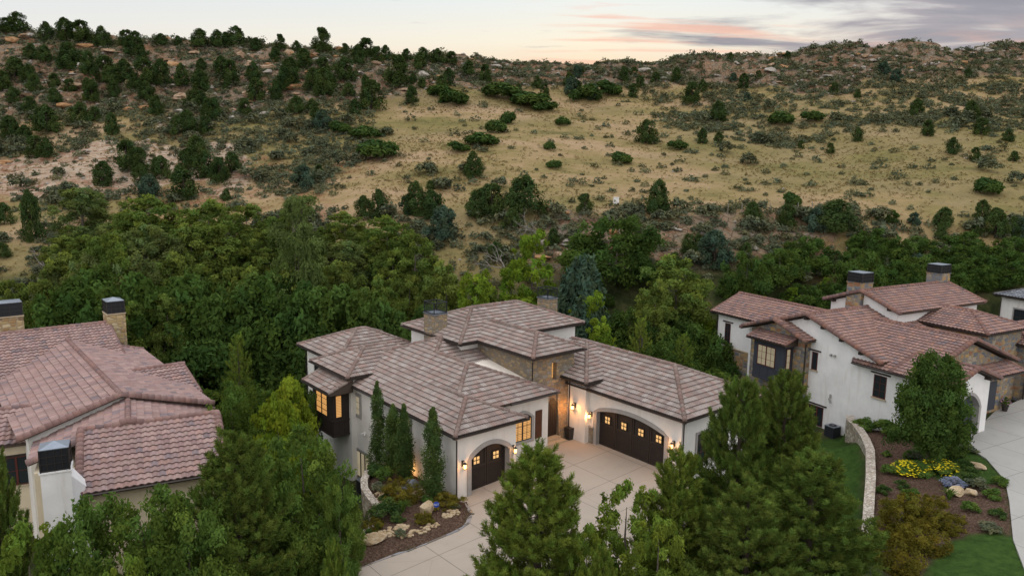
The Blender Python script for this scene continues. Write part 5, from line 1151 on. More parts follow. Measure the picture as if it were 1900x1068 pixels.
COLN = [(80, 'above the widest chimney'), (160, 'between the left house chimneys'), (240, 'above the small left chimney'), (320, 'right of the left chimneys'), (400, 'well left of the willow'), (470, 'left of the tall willow'), (545, 'above the tall willow'), (620, 'right of the tall willow'), (690, 'above the left wing'), (760, 'left of the centre chimney'), (830, 'above the centre chimney'), (920, 'left of the centre roof peak'), (1010, 'above the centre roof peak'), (1070, 'above the far centre chimney'), (1130, 'left of the oak mound'), (1190, 'above the oak mound'), (1260, 'right of the oak mound'), (1320, 'above the double garage'), (1390, 'above the garage end'), (1450, 'above the right house wing'), (1520, 'above the navy bay'), (1590, 'left of the right house chimneys'), (1650, 'above the nearer right chimney'), (1720, 'between the right house chimneys'), (1780, 'above the farther right chimney'), (1840, 'left of the grey roof'), (9999, 'above the grey roof')]
ROWN = [(105, 'against the sky'), (130, 'in the crest rocks'), (160, 'just under the crest'), (190, 'on the upper slope'), (220, 'high on the hill'), (260, 'midway up the hill'), (300, 'on the lower hill'), (350, 'low on the meadow'), (400, 'at the meadow foot'), (450, 'on the upper bank'), (9999, 'on the lower bank')]
def to_px(x, y, z):
    c = CR @ (np.array([x, y, z]) - np.array([0, 0, H])); return 950 + F * c[0] / -c[2], 534 - F * c[1] / -c[2]
def where(x, y, z):
    px, py = to_px(x, y, z); return next(n for k, n in ROWN if py < k) + ', ' + next(n for k, n in COLN if px < k)
# ---- junipers and bushes on the hill that can be told apart, from the photograph's sight lines
JN = [(690, 203, 52, 0), (660, 213, 28, 0), (763, 191, 30, 0), (878, 328, 46, 0), (1199, 266, 42, 0), (1303, 266, 27, 0), (1333, 266, 20, 0), (1486, 276, 16, 0), (1808, 300, 27, 0), (1767, 286, 30, 0), (1331, 227, 38, 0),
      (738, 160, 54, 0), (603, 178, 54, 0), (562, 350, 50, 1), (592, 330, 28, 0), (150, 230, 44, 0), (88, 247, 56, 0), (1283, 192, 38, 0), (973, 400, 72, 0), (912, 404, 62, 0), (702, 404, 52, 0), (676, 404, 40, 0), (772, 398, 60, 0), (800, 405, 52, 0), (758, 396, 36, 1),
      (1220, 396, 62, 0), (1085, 392, 34, 0), (822, 446, 62, 1), (890, 404, 52, 0), (1325, 494, 66, 1), (60, 446, 104, 2), (366, 302, 54, 0), (342, 370, 62, 0), (278, 366, 48, 1), (236, 316, 62, 0), (192, 344, 50, 0), (258, 320, 52, 0), (300, 330, 46, 0), (382, 330, 54, 0), (408, 338, 52, 0), (430, 322, 44, 0), (350, 316, 46, 0), (420, 372, 24, 0),
      (8, 416, 46, 0), (6, 480, 34, 0), (798, 352, 18, 0), (1845, 442, 50, 0), (1750, 425, 40, 0), (1880, 300, 20, 0),
      (28, 150, 46, 0), (6, 168, 40, 0), (55, 155, 38, 0), (130, 128, 52, 0), (165, 138, 46, 0), (196, 152, 52, 0), (232, 152, 44, 0), (268, 158, 52, 0), (300, 156, 48, 0), (338, 162, 44, 0), (374, 170, 42, 0), (428, 158, 50, 0), (412, 142, 40, 0), (398, 222, 44, 0), (455, 214, 34, 0), (374, 200, 34, 0),
      (292, 214, 38, 0), (272, 186, 36, 0), (476, 186, 44, 0), (540, 162, 58, 0), (512, 186, 40, 0), (102, 196, 34, 0), (56, 208, 30, 0), (20, 256, 44, 0), (48, 262, 32, 0), (348, 246, 46, 0), (330, 252, 40, 0), (208, 250, 44, 0), (565, 128, 40, 0), (640, 150, 40, 0), (665, 120, 34, 0), (700, 118, 30, 0), (832, 158, 30, 0), (820, 172, 30, 0),
      (900, 155, 34, 0), (870, 140, 26, 0), (780, 130, 30, 0), (1060, 175, 30, 1), (1100, 185, 28, 1), (1175, 180, 24, 0), (1540, 285, 20, 0), (1590, 262, 24, 0), (1720, 252, 28, 0), (1700, 215, 30, 0), (1800, 222, 34, 0), (1820, 250, 30, 0), (1870, 262, 22, 0), (25, 190, 30, 0), (470, 148, 36, 0), (600, 140, 36, 0), (170, 176, 30, 0), (130, 170, 26, 0)]
CREST = [(14, 60, 26), (34, 58, 34), (86, 76, 34), (122, 74, 38), (150, 76, 36), (190, 84, 34), (236, 84, 28), (252, 82, 24), (372, 88, 32), (404, 86, 30), (438, 84, 34), (420, 86, 26), (520, 92, 28), (598, 98, 44), (640, 102, 22), (680, 106, 34), (716, 110, 26), (755, 112, 22), (784, 112, 24), (812, 116, 26), (838, 118, 22), (300, 82, 20), (330, 84, 18), (476, 92, 22), (550, 96, 20), (1355, 110, 14), (1460, 100, 12), (1080, 132, 10)]
wherej = lambda px, py: ('on the left rocky slope' if px < 620 and py < 350 else 'in the dry meadow' if 180 < py < 352 else 'at the foot of the meadow' if py >= 352 else 'among the ridge rocks')
seenl = {}
rj = np.random.default_rng(99)
for _ in range(50):
    px, py = rj.uniform(-10, 660), rj.uniform(105, 345)
    if 100 < px < 330 and 235 < py < 300: continue
    if py > 345 - max(0, px - 420) * .5 or (px > 400 and py > 215 and rj.random() < .8): continue
    JN.append((px, py, rj.uniform(20, 46), int(rj.random() < .1)))
for _ in range(26):
    px, py = rj.uniform(640, 1900), rj.uniform(135, 190); JN.append((px, py, rj.uniform(14, 26), int(rj.random() < .25)))
for _ in range(30):
    px, py = rj.uniform(820, 1900), rj.uniform(405, 520)
    if 1040 < px < 1250 and py < 500: continue
    JN.append((px, py, rj.uniform(22, 44), int(rj.random() < .3)))
for px, py, hp, kd in JN:
    g_ = hit(px, py)
    if g_ is None: continue
    x, y, z = g_; hh = hp / F * y * (.88 if px < 620 else 1.0)
    if kd == 1: plant('juniper_tree', PT['bluejuniper'], x, y, z - .1, hh / 4.2 * 1.05, hh / 4.2, None)
    else: plant('juniper_tree', PT['juniper'], x, y, z - .1, hh / 4.5 * (rng.uniform(.85, 1.1) if kd == 0 else .5), hh / 4.5, None)
    o = COL.objects[-3] if False else bpy.context.scene.collection.objects[-3]
    o['category'] = 'juniper'
    key = (kd, wherej(px, py)); seenl.setdefault(key, []).append((o, px, py, hp))
UNIQ = {(690, 203): 'big dark round juniper at the top of the meadow below the rocky slope', (660, 213): 'small dark juniper just left of the big round one at the meadow top', (763, 191): 'small juniper right of the big round one under the rocks', (878, 328): 'lone upright juniper in the middle of the dry meadow',
        (1199, 266): 'lone dark juniper in the right half of the meadow, tallest one there', (1303, 266): 'larger of the two small junipers standing close together on the right meadow', (1333, 266): 'smaller of the two small junipers close together on the right meadow', (1486, 276): 'tiny round juniper alone below the right hand scrub',
        (562, 350): 'silvery blue round juniper on the red soil at the meadow left edge', (973, 400): 'broad dark juniper dome at the foot of the meadow behind the main house', (1220, 396): 'rounded olive juniper at the meadow foot above the rocky bank', (60, 446): 'tall narrow dark juniper left of the grey green tree',
        (1325, 494): 'blue green conical juniper on the rocky bank below the meadow', (278, 366): 'silvery blue juniper at the foot of the left slope', (822, 446): 'grey blue juniper on the bank behind the willows'}
for key, L_ in seenl.items():
    kd, wh = key
    for o, px, py, hp in L_:
        if (px, py) in UNIQ: o['label'] = UNIQ[(px, py)]
        else: o['label'] = ('silvery' if kd == 1 else 'dark') + ' juniper ' + where(*o.location); o['group'] = 'junipers ' + where(*o.location)
for px, py, hp in CREST:
    g_ = hit(px, py + 2) or hit(px, py + 8)
    if g_ is None: continue
    x, y, z = g_; hh = hp / F * y; plant('juniper_tree', PT['juniper'], x, y, z - .1, hh / 4.5 * rng.uniform(.9, 1.4), hh / 4.5, 'scraggly juniper on the crest ' + where(x, y, z), 'juniper', 'junipers along the ridge crest')
# low green oak patches on the meadow
for px, py, wp, hp in [(682, 256, 72, 18), (703, 292, 92, 26), (921, 246, 52, 18), (942, 230, 36, 18), (848, 280, 52, 14), (895, 268, 74, 18), (1152, 302, 50, 16), (1450, 230, 60, 18), (1508, 224, 52, 14), (1832, 358, 62, 22), (1028, 312, 36, 12), (1257, 276, 46, 12), (1468, 382, 42, 20), (1020, 278, 28, 12),
                       (930, 180, 90, 20), (985, 196, 90, 20), (1010, 206, 60, 14), (840, 194, 70, 20), (1045, 232, 34, 12), (630, 246, 50, 16), (1085, 188, 70, 24), (1125, 176, 60, 20), (905, 268, 40, 14), (815, 180, 60, 16)]:
    g_ = hit(px, py)
    if g_ is None: continue
    x, y, z = g_; plant('low_oak', PT['lowoak'], x, y, z - .05, wp / F * y / 2.4, hp / F * y * 1.25, 'low green oak patch ' + where(x, y, z), 'bush', 'low green oak patches on the meadow')

# ---- sagebrush: density follows the ground
def dens(x, y):
    u = x / y; d = .06 + rock_w(x, y) * .95
    d = np.maximum(d, .85 * sm((-.16 - u) / .1) * sm((y - 108) / 12)); d = np.maximum(d, .85 * sm((u - .14 - .0) / .10) * sm((y + fbm(x, y, 20, 3, 91) * 30 - 150) / 10))
    d = np.maximum(d, .60 * sm((u - .42) / .1) * sm((y + fbm(x, y, 16, 3, 93) * 30 - 138) / 12))
    d = np.maximum(d, .9 * sm((y - 84) / 4) * sm((106 + fbm(x, y, 14, 2, 95) * 14 - y) / 5)); return d * (.55 + 1.2 * (fbm(x, y, 9, 3, 97) > -.06)) * (1 - .85 * sm((-.34 - u) / .05) * sm((y - 119) / 4) * sm((143 - y) / 4))
n_ = 29000; yy = np.sqrt(rng.uniform(86 ** 2, 215 ** 2, n_)); uu = rng.uniform(-.74, .74, n_); xx = uu * yy; keep = rng.uniform(0, 1, n_) < dens(xx, yy) * .62; xx, yy = xx[keep], yy[keep]; zz = gzi(xx, yy)
szs = rng.uniform(.5, 1.25, len(xx)) * np.where(rng.uniform(size=len(xx)) < .12, 1.7, 1)
vis = szs / yy; order = np.argsort(-vis); nb_ind = 290
for i in order[:nb_ind]:
    x, y, z = float(xx[i]), float(yy[i]), float(zz[i]); plant('sagebrush', PT['sage'], x, y, z - .05, szs[i] * 1.2, szs[i] * 1.3, 'grey green sagebrush ' + where(x, y, z), 'shrub', 'sagebrush clumps on the hillside')
print('sage', len(xx))
# the rest of the scrub as one mass
def scatter_mesh(name, idx, sizes, n_leaf, leaf, m_, lo=.6, hi=1.3, hq=.55, base=(1, 1, 1)):
    n = len(idx); C = np.stack([xx[idx], yy[idx], zz[idx]], 1); d = rng.normal(size=(n, n_leaf, 3)); d /= np.linalg.norm(d, axis=-1)[..., None]; d[..., 2] = np.abs(d[..., 2]) * 1.0
    P = C[:, None] + d * (sizes[:, None, None] * rng.uniform(.45, 1, (n, n_leaf, 1))) * np.array([.75, .75, hq * 1.3]); D = d.reshape(-1, 3); Q = leaf_quads(P.reshape(-1, 3), 1.0, D, up=.6, asp=1.7)
    ctr = P.reshape(-1, 1, 3); Q = ctr + (Q - ctr) * (leaf * np.repeat(sizes, n_leaf) ** .5)[:, None, None]; return tag(quads_mesh(name, Q, m_, tint_rows(n, [n_leaf] * n, lo=lo, hi=hi, base=base)), kind='stuff')
ix = order[nb_ind:]
scatter_mesh('scrub', ix, szs[ix] * 1.15, 46, .24, FOL['sage'])
# tufts of grass over the meadow
n_ = 42000; yy = np.sqrt(rng.uniform(88 ** 2, 200 ** 2, n_)); xx = rng.uniform(-.74, .74, n_) * yy; zz = gzi(xx, yy); k = (rng.uniform(size=n_) < (.25 + .75 * (fbm(xx, yy, 12, 3, 51) > .0))) & (rock_w(xx, yy) < .7); xx, yy, zz = xx[k], yy[k], zz[k]
scatter_mesh('dry_grass', np.arange(len(xx)), rng.uniform(.14, .40, len(xx)) * np.where(fbm(xx, yy, 7, 2, 57) > .12, 1.5, 1), 8, .22, foliage('dry grass tufts', (.165, .140, .060), (.30, .22, .12), .2), .7, 1.3, .6)

# ---- boulders and outcrops
def rock_mesh(seed, flat=.6, m_=None):
    import bmesh
    r = np.random.default_rng(seed); bm = bmesh.new(); bmesh.ops.create_icosphere(bm, subdivisions=3, radius=1); n_pl = 13; pl = [(Vector(r.normal(size=3)).normalized(), r.uniform(.52, .82)) for _ in range(n_pl)]
    for v in bm.verts:
        for nrm, d in pl:
            s = v.co.dot(nrm)
            if s > d: v.co -= nrm * (s - d)
        v.co += Vector(r.normal(size=3)) * .018; v.co.z *= flat; v.co.x *= 1.15
    me_ = bpy.data.meshes.new('boulder'); bm.to_mesh(me_); bm.free(); me_.materials.append(m_); return me_
def rockmat(name, a, b2, c, sc=1.2):
    m, t, b = mat(name); g = t.N('ShaderNodeNewGeometry'); oi = t.N('ShaderNodeObjectInfo'); mp = t.N('ShaderNodeMapping'); mp.inputs['Scale'].default_value = (1, 1, 2.6); t.L(g.outputs['Position'], mp.inputs[0])
    n = t.NOISE(mp.outputs[0], sc, 8, .7); cc = t.RAMP(n, [(.34, a), (.5, b2), (.64, c)]); cc = t.MIX(t.M('MULTIPLY', oi.outputs['Random'], .55), cc, b2)
    t.L(cc, b.inputs['Base Color']); b.inputs['Roughness'].default_value = .95; b.inputs['Specular IOR Level'].default_value = .1
    bp = t.N('ShaderNodeBump'); bp.inputs['Strength'].default_value = .8; bp.inputs['Distance'].default_value = .15; t.L(t.NOISE(mp.outputs[0], sc * 2.2, 8, .7), bp.inputs['Height']); t.L(bp.outputs[0], b.inputs['Normal']); return m
RM = [rockmat('weathered ledge rock', (.14, .085, .05), (.28, .185, .115), (.36, .30, .235)), rockmat('rusty ledge rock', (.13, .065, .035), (.33, .18, .085), (.37, .26, .16)), rockmat('grey lichened rock', (.15, .13, .11), (.28, .25, .215), (.42, .39, .345))]
RK = [rock_mesh(100 + i, (.5, .6, .42, .75)[i % 4], RM[i % 3]) for i in range(9)]
n_ = 9000; yy = np.sqrt(rng.uniform(86 ** 2, 206 ** 2, n_)); xx = rng.uniform(-.74, .74, n_) * yy; k = rng.uniform(size=n_) < rock_w(xx, yy) ** 1.3 * .42 + .012; xx, yy = xx[k], yy[k]; zz = gzi(xx, yy)
sz = rng.uniform(.25, .8, len(xx)) * np.where(rng.uniform(size=len(xx)) < .16, 2.2, 1) * (.35 + .65 * rock_w(xx, yy)); order = np.argsort(-sz / yy)
for i in order[:280]:
    s = float(sz[i]); o = obj('boulder', RK[rng.integers(9)], None, (float(xx[i]), float(yy[i]), float(zz[i]) + s * .12), rng.uniform(0, 6.28), (s * rng.uniform(.9, 1.7), s, s * rng.uniform(.7, 1.2))); o.rotation_euler[0] = rng.normal() * .15
    tag(o, ('rusty', 'grey', 'tan')[int(sz[i] * 97) % 3] * 0 + 'weathered boulder ' + where(float(xx[i]), float(yy[i]), float(zz[i])), 'boulder', 'boulders on the rocky hillside')
ix = order[280:]; print('rocks', len(xx))
src = [m_ for m_ in RK[:3]]; VV = []; FF = []; n0 = 0
import bmesh
bm = bmesh.new(); bmesh.ops.create_icosphere(bm, subdivisions=1, radius=1); bv = np.array([v.co[:] for v in bm.verts]); bf = np.array([[v.index for v in f.verts] for f in bm.faces]); bm.free()
for i in ix:
    v = bv * rng.uniform(.6, 1.25, bv.shape) * sz[i] * np.array([1.1, .9, .55]); a = rng.uniform(0, 6.28); v = v @ np.array([[math.cos(a), -math.sin(a), 0], [math.sin(a), math.cos(a), 0], [0, 0, 1]]).T; VV.append(v + np.array([xx[i], yy[i], zz[i] + sz[i] * .1])); FF.append(bf + n0); n0 += len(bv)
me_ = bpy.data.meshes.new('scree'); me_.from_pydata(np.concatenate(VV).tolist(), [], np.concatenate(FF).tolist()); me_.materials.append(RM[2]); o = bpy.data.objects.new('scree', me_); COL.objects.link(o); tag(o, kind='stuff')

# ================================================================ CREEK WOOD BEHIND THE HOUSES
def wood(kind, name, px, ytop, Y, wpx, label, cat='tree', group=None, tilt=.02):
    if px > 1330: Y = max(Y, 80 + (px - 1330) * .012)      # clear of the right house
    P = at_y(px, ytop, Y); x = P[0]; z = float(gzi(np.array([x]), np.array([Y]))[0]); h = P[2] - z
    ref = {'grey': (16, 9), 'cotton': (16, 9), 'willow': (17, 9.5), 'bright': (12, 6.5), 'oak': (5, 7), 'juniper': (4.5, 4.3), 'bluejuniper': (4.2, 4.0), 'tallpine': (11, 5.5), 'shrubg': (1.6, 2.2), 'shruby': (1.6, 2.2)}[kind]
    if h < .8: return None
    w_ = wpx / F * Y; sz_ = h / ref[0] * 1.03; return plant(name, PT[kind], x, Y, z - .1, max(min(w_ / ref[1] * 1.05, 1.35 * sz_), (.5 if kind in ('juniper', 'tallpine', 'bluejuniper') else .80) * sz_), sz_, label, cat, group, tilt)
PT['shrubg'] = [shrub(s, 1.6, 2.2, 1500, 'garden', .15, .4) for s in (31, 32)]; PT['shruby'] = [shrub(s, 1.6, 2.2, 1500, 'yellow', .15, .4) for s in (33,)]
WD = [ # kind, px, top py, distance, width px, label
 ('grey', 150, 345, 94, 150, 'broad grey green cottonwood right of the tall narrow juniper at left'),
 ('cotton', 275, 362, 88, 130, 'tall cottonwood whose pale forked trunk shows above the left house'),
 ('cotton', 385, 372, 86, 130, 'dark cottonwood in the wood between the left house and the drooping willow'),
 ('cotton', 455, 378, 90, 90, 'cottonwood with an upright crown just left of the tall willow'),
 ('willow', 545, 362, 86, 150, 'tallest drooping pale willow behind the gap left of the main house'),
 ('willow', 545, 440, 74, 140, 'nearer drooping willow in front of the tallest one'),
 ('cotton', 640, 392, 90, 110, 'cottonwood right of the tall willow at the meadow edge'),
 ('cotton', 715, 400, 86, 110, 'spreading green cottonwood above the left chimney of the main house'),
 ('cotton', 765, 430, 82, 100, 'light green cottonwood behind the main house left chimney'),
 ('cotton', 835, 485, 76, 100, 'round topped cottonwood directly above the main house roof peak'),
 ('bright', 885, 500, 70, 75, 'bright green tree rising over the main house ridge between its chimneys'),
 ('bright', 990, 425, 80, 80, 'bright narrow tree standing beside the bare fallen branches'),
 ('bright', 950, 490, 78, 60, 'small bright tree left of the far chimney of the main house'),
 ('oak', 1138, 402, 87, 185, 'wide dark green oak mound on the bank right of centre'),
 ('bluejuniper', 1078, 488, 76, 90, 'blue green juniper right behind the far chimney of the main house'),
 ('bluejuniper', 1080, 560, 68, 50, 'small blue green juniper low behind the main house'),
 ('bright', 1100, 540, 68, 80, 'bright green tree right of the main house far chimney'),
 ('bright', 1112, 590, 64, 70, 'yellowish small tree in front of the bright green one by the far chimney'),
 ('cotton', 1262, 476, 78, 150, 'large light green cottonwood in the gap between the main and right houses'),
 ('cotton', 1215, 520, 74, 80, 'cottonwood at the left foot of the large one between the houses'),
 ('tallpine', 1182, 592, 62, 80, 'slender pine in the gap above the double garage roof'),
 ('tallpine', 1268, 622, 62, 80, 'small pine just above the right end of the main house ridge'),
 ('oak', 1230, 640, 62, 70, 'leafy bush between the two pines above the garage ridge'),
 ('oak', 1390, 470, 84, 100, 'dark oak left of the right house roof'), ('oak', 1450, 462, 86, 110, 'dark oak behind the bay wing of the right house'),
 ('oak', 1500, 440, 90, 110, 'dark oak upslope of the right house'), ('juniper', 1556, 372, 96, 96, 'broad olive juniper tree at the meadow edge above the right house'),
 ('oak', 1620, 425, 92, 120, 'dark oak above the right house left chimney'), ('oak', 1700, 440, 90, 120, 'dark oak between the right house chimneys'), ('oak', 1790, 430, 92, 130, 'dark oak uphill of the far right house'), ('oak', 1880, 440, 90, 120, 'dark oak at the right edge of the picture above the grey roof'),
 ('oak', 1650, 388, 99, 80, 'rounded oak standing at the meadow line above the right house'), ('juniper', 1850, 385, 98, 60, 'rounded juniper at the far right meadow line'), ('oak', 1780, 390, 100, 70, 'small oak at the right meadow line'),
 ('bright', 1415, 545, 82, 80, 'lime green tree behind the left wing ridge of the right house'), ('bright', 1470, 530, 83, 90, 'lime green tree above the left wing of the right house'), ('bright', 1535, 512, 85, 90, 'lime green tree left of the right house front chimney'),
 ('bright', 1700, 478, 88, 70, 'bright tree just left of the right house rear chimney'), ('bright', 1790, 492, 88, 90, 'bright tree right of the right house rear chimney'), ('bright', 1868, 488, 90, 80, 'bright tree behind the grey tiled roof'),
 ('cotton', 20, 515, 76, 90, 'dark tree rising behind the big yellow stone chimney at left'), ('cotton', 110, 470, 78, 110, 'olive tree between the two left house chimneys'), ('cotton', 205, 430, 78, 110, 'olive tree above the smaller left house chimney'),
 ('cotton', 310, 545, 66, 90, 'nearer tree right of the left house chimney'), ('cotton', 240, 560, 64, 70, 'dark tree directly behind the left house right chimney'), ('tallpine', 440, 625, 56, 90, 'young pine in the gap between the left and main houses'),
]
for k, px, yt, Y, wp, lb in WD:
    wood(k, {'cotton': 'cottonwood_tree', 'grey': 'cottonwood_tree', 'willow': 'willow_tree', 'bright': 'maple_tree', 'oak': 'oak_tree', 'juniper': 'juniper_tree', 'bluejuniper': 'juniper_tree', 'tallpine': 'pine_tree'}[k], px, yt, Y, wp, lb, {'juniper': 'juniper', 'bluejuniper': 'juniper', 'tallpine': 'pine'}.get(k, 'tree'))
# the rest of the belt
top_prof = lambda px: np.interp(px, [-80, 40, 90, 250, 450, 560, 640, 760, 860, 950, 1040, 1150, 1250, 1330, 1450, 1600, 1980], [520, 500, 400, 378, 392, 385, 402, 430, 492, 470, 520, 520, 500, 520, 500, 450, 440])
for row, (Y, dy, wp, kd) in enumerate([(91, 12, 105, 'cotton'), (84, 40, 100, 'cotton'), (77, 85, 95, 'cotton'), (70, 140, 80, 'oak')]):
    for px in np.arange(-90 + row * 17, 2000, 54):
        p = px + rng.uniform(-18, 18); k = kd
        if p > 930: k = 'oak'
        if 960 < p < 1060 and Y > 80: continue
        if 1200 < p < 1420 and Y > 82: continue
        if 1120 < p < 1220 and Y < 74: continue
        k = 'grey' if (k == 'cotton' and rng.uniform() < .28) else ('bright' if (p > 620 and row >= 2 and rng.uniform() < .22) else k)
        t_ = top_prof(p) + dy * (1 if p < 900 else .75) + rng.uniform(-12, 22)
        if p < 80: t_ += 30
        wood('grey' if k == 'willow' else k, {'oak': 'oak_tree', 'bright': 'maple_tree'}.get(k, 'cottonwood_tree'), p, t_, Y + rng.uniform(-2.5, 2.5), wp * rng.uniform(.8, 1.25), ('%s row leafy tree of the creek wood, ' if p < 930 else '%s row scrub oak of the thicket, ') % ('back', 'third', 'second', 'front')[row] + next(n for k_, n in COLN if p < k_), 'tree', 'trees filling the creek wood' if p < 930 else 'scrub oaks filling the right bank')
for px in np.arange(-60, 1960, 48):
    p = px + rng.uniform(-15, 15); Y = rng.uniform(61, 68); x, y, z = spot(p, Y)
    rx = (x - RO[0]) * math.cos(RR) + (y - RO[1]) * math.sin(RR)
    if rx > -6 and x > 18: continue
    mx_ = (x - MO[0]) * math.cos(MR) + (y - MO[1]) * math.sin(MR); my_ = -(x - MO[0]) * math.sin(MR) + (y - MO[1]) * math.cos(MR)
    if -1 < mx_ < 21 and my_ < 23: continue
    plant('bush', PT['shrubg'], x, y, z - .05, rng.uniform(1.2, 2.0), rng.uniform(1.0, 1.8), 'undergrowth bush at the wood edge ' + next(n for k_, n in COLN if p < k_).replace('above', 'below the wood'), 'bush', 'undergrowth bushes behind the houses')
# bare fallen branches beside the bright tree
def dead_tree(x, y, z, s, seed, label, lean=(1, .2)):
    r = np.random.default_rng(seed); b_ = MB(); tips = []
    def grow(p, d, L, rr, lv):
        q = p + d * L * .5 + r.normal(size=3) * L * .06; e = p + d * L + r.normal(size=3) * L * .10; b_.tube([tuple(p), tuple(q), tuple(e)], [rr, rr * .8, rr * .55], n=5, cap=False)
        if lv == 0: return
        for _ in range(3 if lv > 1 else 2):
            nd = d + r.normal(size=3) * .62; nd[2] += .12; grow(e if r.random() < .7 else q, nd / np.linalg.norm(nd), L * r.uniform(.55, .8), rr * .55, lv - 1)
    d = np.array([lean[0], lean[1], .75]); grow(np.zeros(3), d / np.linalg.norm(d), 2.2 * s, .13 * s, 4); o = b_.build('bare_tree', BARKP); o.location = (x, y, z); return tag(o, label, 'bare tree')
x, y, z = spot(970, 86); dead_tree(x, y, z + 1.0, 1.1, 3, 'bare grey branching dead tree left of the bright narrow tree on the bank', (-.9, 0))
x, y, z = spot(1010, 93); dead_tree(x, y, z, .9, 5, 'smaller bare dead tree above the bright narrow tree', (-.5, .2))
x, y, z = spot(110, 84); dead_tree(x, y, z + 3.0, 1.0, 8, 'bare pale branches sticking out left of the wood on the grassy slope', (-.9, 0)); x, y, z = spot(950, 66); dead_tree(x, y, z + 4.5, .6, 9, 'short pale snag showing above the main house roof ridge', (.1, 0))
# small pale box and fence posts at the meadow foot
g_ = hit(1143, 378); x, y, z = g_; MB().box(-.35, .35, -.3, .3, 0, .8).box(-.4, .4, -.35, .35, .8, .86).build('utility_box', M['stucco2']).location = (x, y, z); tag(bpy.data.objects['utility_box'], 'small white utility box on the grass at the foot of the meadow', 'box')
for k, px in enumerate(range(1350, 1560, 26)):
    g_ = hit(px, 398 - (px - 1350) * .03)
    if g_: x, y, z = g_; o = MB().tube([(0, 0, -.2), (0, 0, 1.35)], .045, n=5).build('fence_post', BARKP); o.location = (x, y, z); tag(o, 'thin weathered fence post at the lower edge of the dry meadow', 'fence post', 'fence posts along the meadow foot')

# ================================================================ GARDENS AND FOREGROUND
PT['darkpine'] = [pine(s, 8.5, 6.2, 'darkpine', 3300, 50) for s in (44, 45)]
PT['bigpine'] = [pine(s, 8.5, 6.2, 'pine', 3300, 50) for s in (41, 42, 43)]
def fg(kind, name, px, ytop, Y, wm, label, cat='pine', zoff=0, hdef=8.5, wdef=6.2):
    P = at_y(px, ytop, Y); x = P[0]; z = float(gzi(np.array([x]), np.array([Y]))[0]) + zoff; h = P[2] - z
    return plant(name, PT[kind], float(x), Y, z, wm / wdef, h / hdef, label, cat)
fg('bigpine', 'pine_tree', 1000, 838, 28.5, 6.6, 'bright green conical pine in front of the driveway at bottom centre')
fg('darkpine', 'pine_tree', 432, 815, 30.0, 6.4, 'full green pine in front of the low tiled wing of the left house')
fg('darkpine', 'pine_tree', 1378, 712, 33.5, 5.6, 'tallest dark pine hiding the right end of the double garage')
fg('darkpine', 'pine_tree', 1462, 700, 36.0, 5.6, 'dark pine just right of the tallest one, in front of the right house bay')
fg('bigpine', 'pine_tree', 1262, 842, 30.5, 4.6, 'pine with light tips in front of the double garage lantern')
fg('darkpine', 'pine_tree', 1510, 850, 30.5, 7.6, 'wide dark pine at the left edge of the sunken lawn')
fg('darkpine', 'pine_tree', 1390, 905, 28.5, 6.6, 'dark pine low between the tallest pine and the bottom edge')
fg('darkpine', 'pine_tree', -12, 862, 27.0, 3.6, 'dark pine cut by the left edge below the window')
fg('bigpine', 'pine_tree', 618, 1012, 25.5, 1.9, 'small young pine with thick shoots at the bottom left of the driveway')
fg('bigpine', 'pine_tree', 1120, 1020, 25.0, 2.4, 'small pine at the bottom edge right of the conical one')
PT['bigshrub'] = [broadleaf(s, 6.4, 6.2, 26000, 120, 'garden', .115, .04, .62, .115, .85) for s in (51, 52)]
PT['sprig'] = [broadleaf(s, 6.2, 5.4, 17000, 110, 'sprig', .105, .06, .7, .095, .85) for s in (53,)]
PT['gmaple'] = [broadleaf(s, 5.8, 4.6, 34000, 190, 'oak', .10, .15, .55, .125, .95) for s in (54,)]
PT['gyellow'] = [broadleaf(s, 4.2, 4.4, 10000, 60, 'yellow', .14, .08, .7, .13) for s in (55, 56)]
PT['spirea'] = [broadleaf(s, 1.3, 2.0, 7500, 60, 'spirea', .048, .03, .7, .12, 1.0) for s in (57, 58)]
PT['gshrub'] = [shrub(s, 1.0, 1.3, 1500, 'garden', .075, .4) for s in (59, 60)]
PT['dshrub'] = [shrub(s, .9, 1.2, 1500, 'lowoak', .065, .4) for s in (61,)]
F4 = dict(hdef=6.4, wdef=6.2)
fg('bigshrub', 'garden_tree', 556, 788, 34.5, 5.4, 'large leafy green shrub filling the corner left of the bay window wall', 'shrub', **F4)
fg('bigshrub', 'garden_tree', 628, 872, 32.6, 2.2, 'leafy green shrub beside the air conditioner and curved stone wall', 'shrub', **F4)
fg('bigshrub', 'garden_tree', 500, 850, 32.0, 4.2, 'green shrub between the full pine and the large leafy one', 'shrub', **F4)
for px, yt, Y, wm, lb in [(255, 895, 26.5, 5.0, 'green shrub under the left house gutter, middle of the three in front'), (150, 920, 25.5, 4.6, 'green shrub in front of the white chimney base'), (345, 900, 27, 4.2, 'green shrub left of the full pine under the gutter end')]: fg('bigshrub', 'garden_tree', px, yt, Y, wm, lb, 'shrub', **F4)
for px, yt, Y, wm, lb in [(45, 960, 24.5, 4.6, 'yellow green shrub at the bottom left corner'), (235, 1010, 23.5, 2.6, 'yellow green shrub low at the bottom left of the full pine')]: fg('sprig', 'garden_tree', px, yt, Y, wm, lb, 'shrub', hdef=6.2, wdef=5.4)
fg('sprig', 'garden_tree', 1165, 888, 29.5, 4.0, 'loose bright leafed shrub right of the conical pine over the driveway', 'shrub', hdef=6.2, wdef=5.4)
fg('sprig', 'garden_tree', 1225, 945, 27.5, 3.2, 'second loose bright shrub below the pine with light tips', 'shrub', hdef=6.2, wdef=5.4)
fg('sprig', 'garden_tree', 1090, 960, 27.5, 2.4, 'narrow bright shrub between the conical pine and the loose leafed one', 'shrub', hdef=6.2, wdef=5.4)
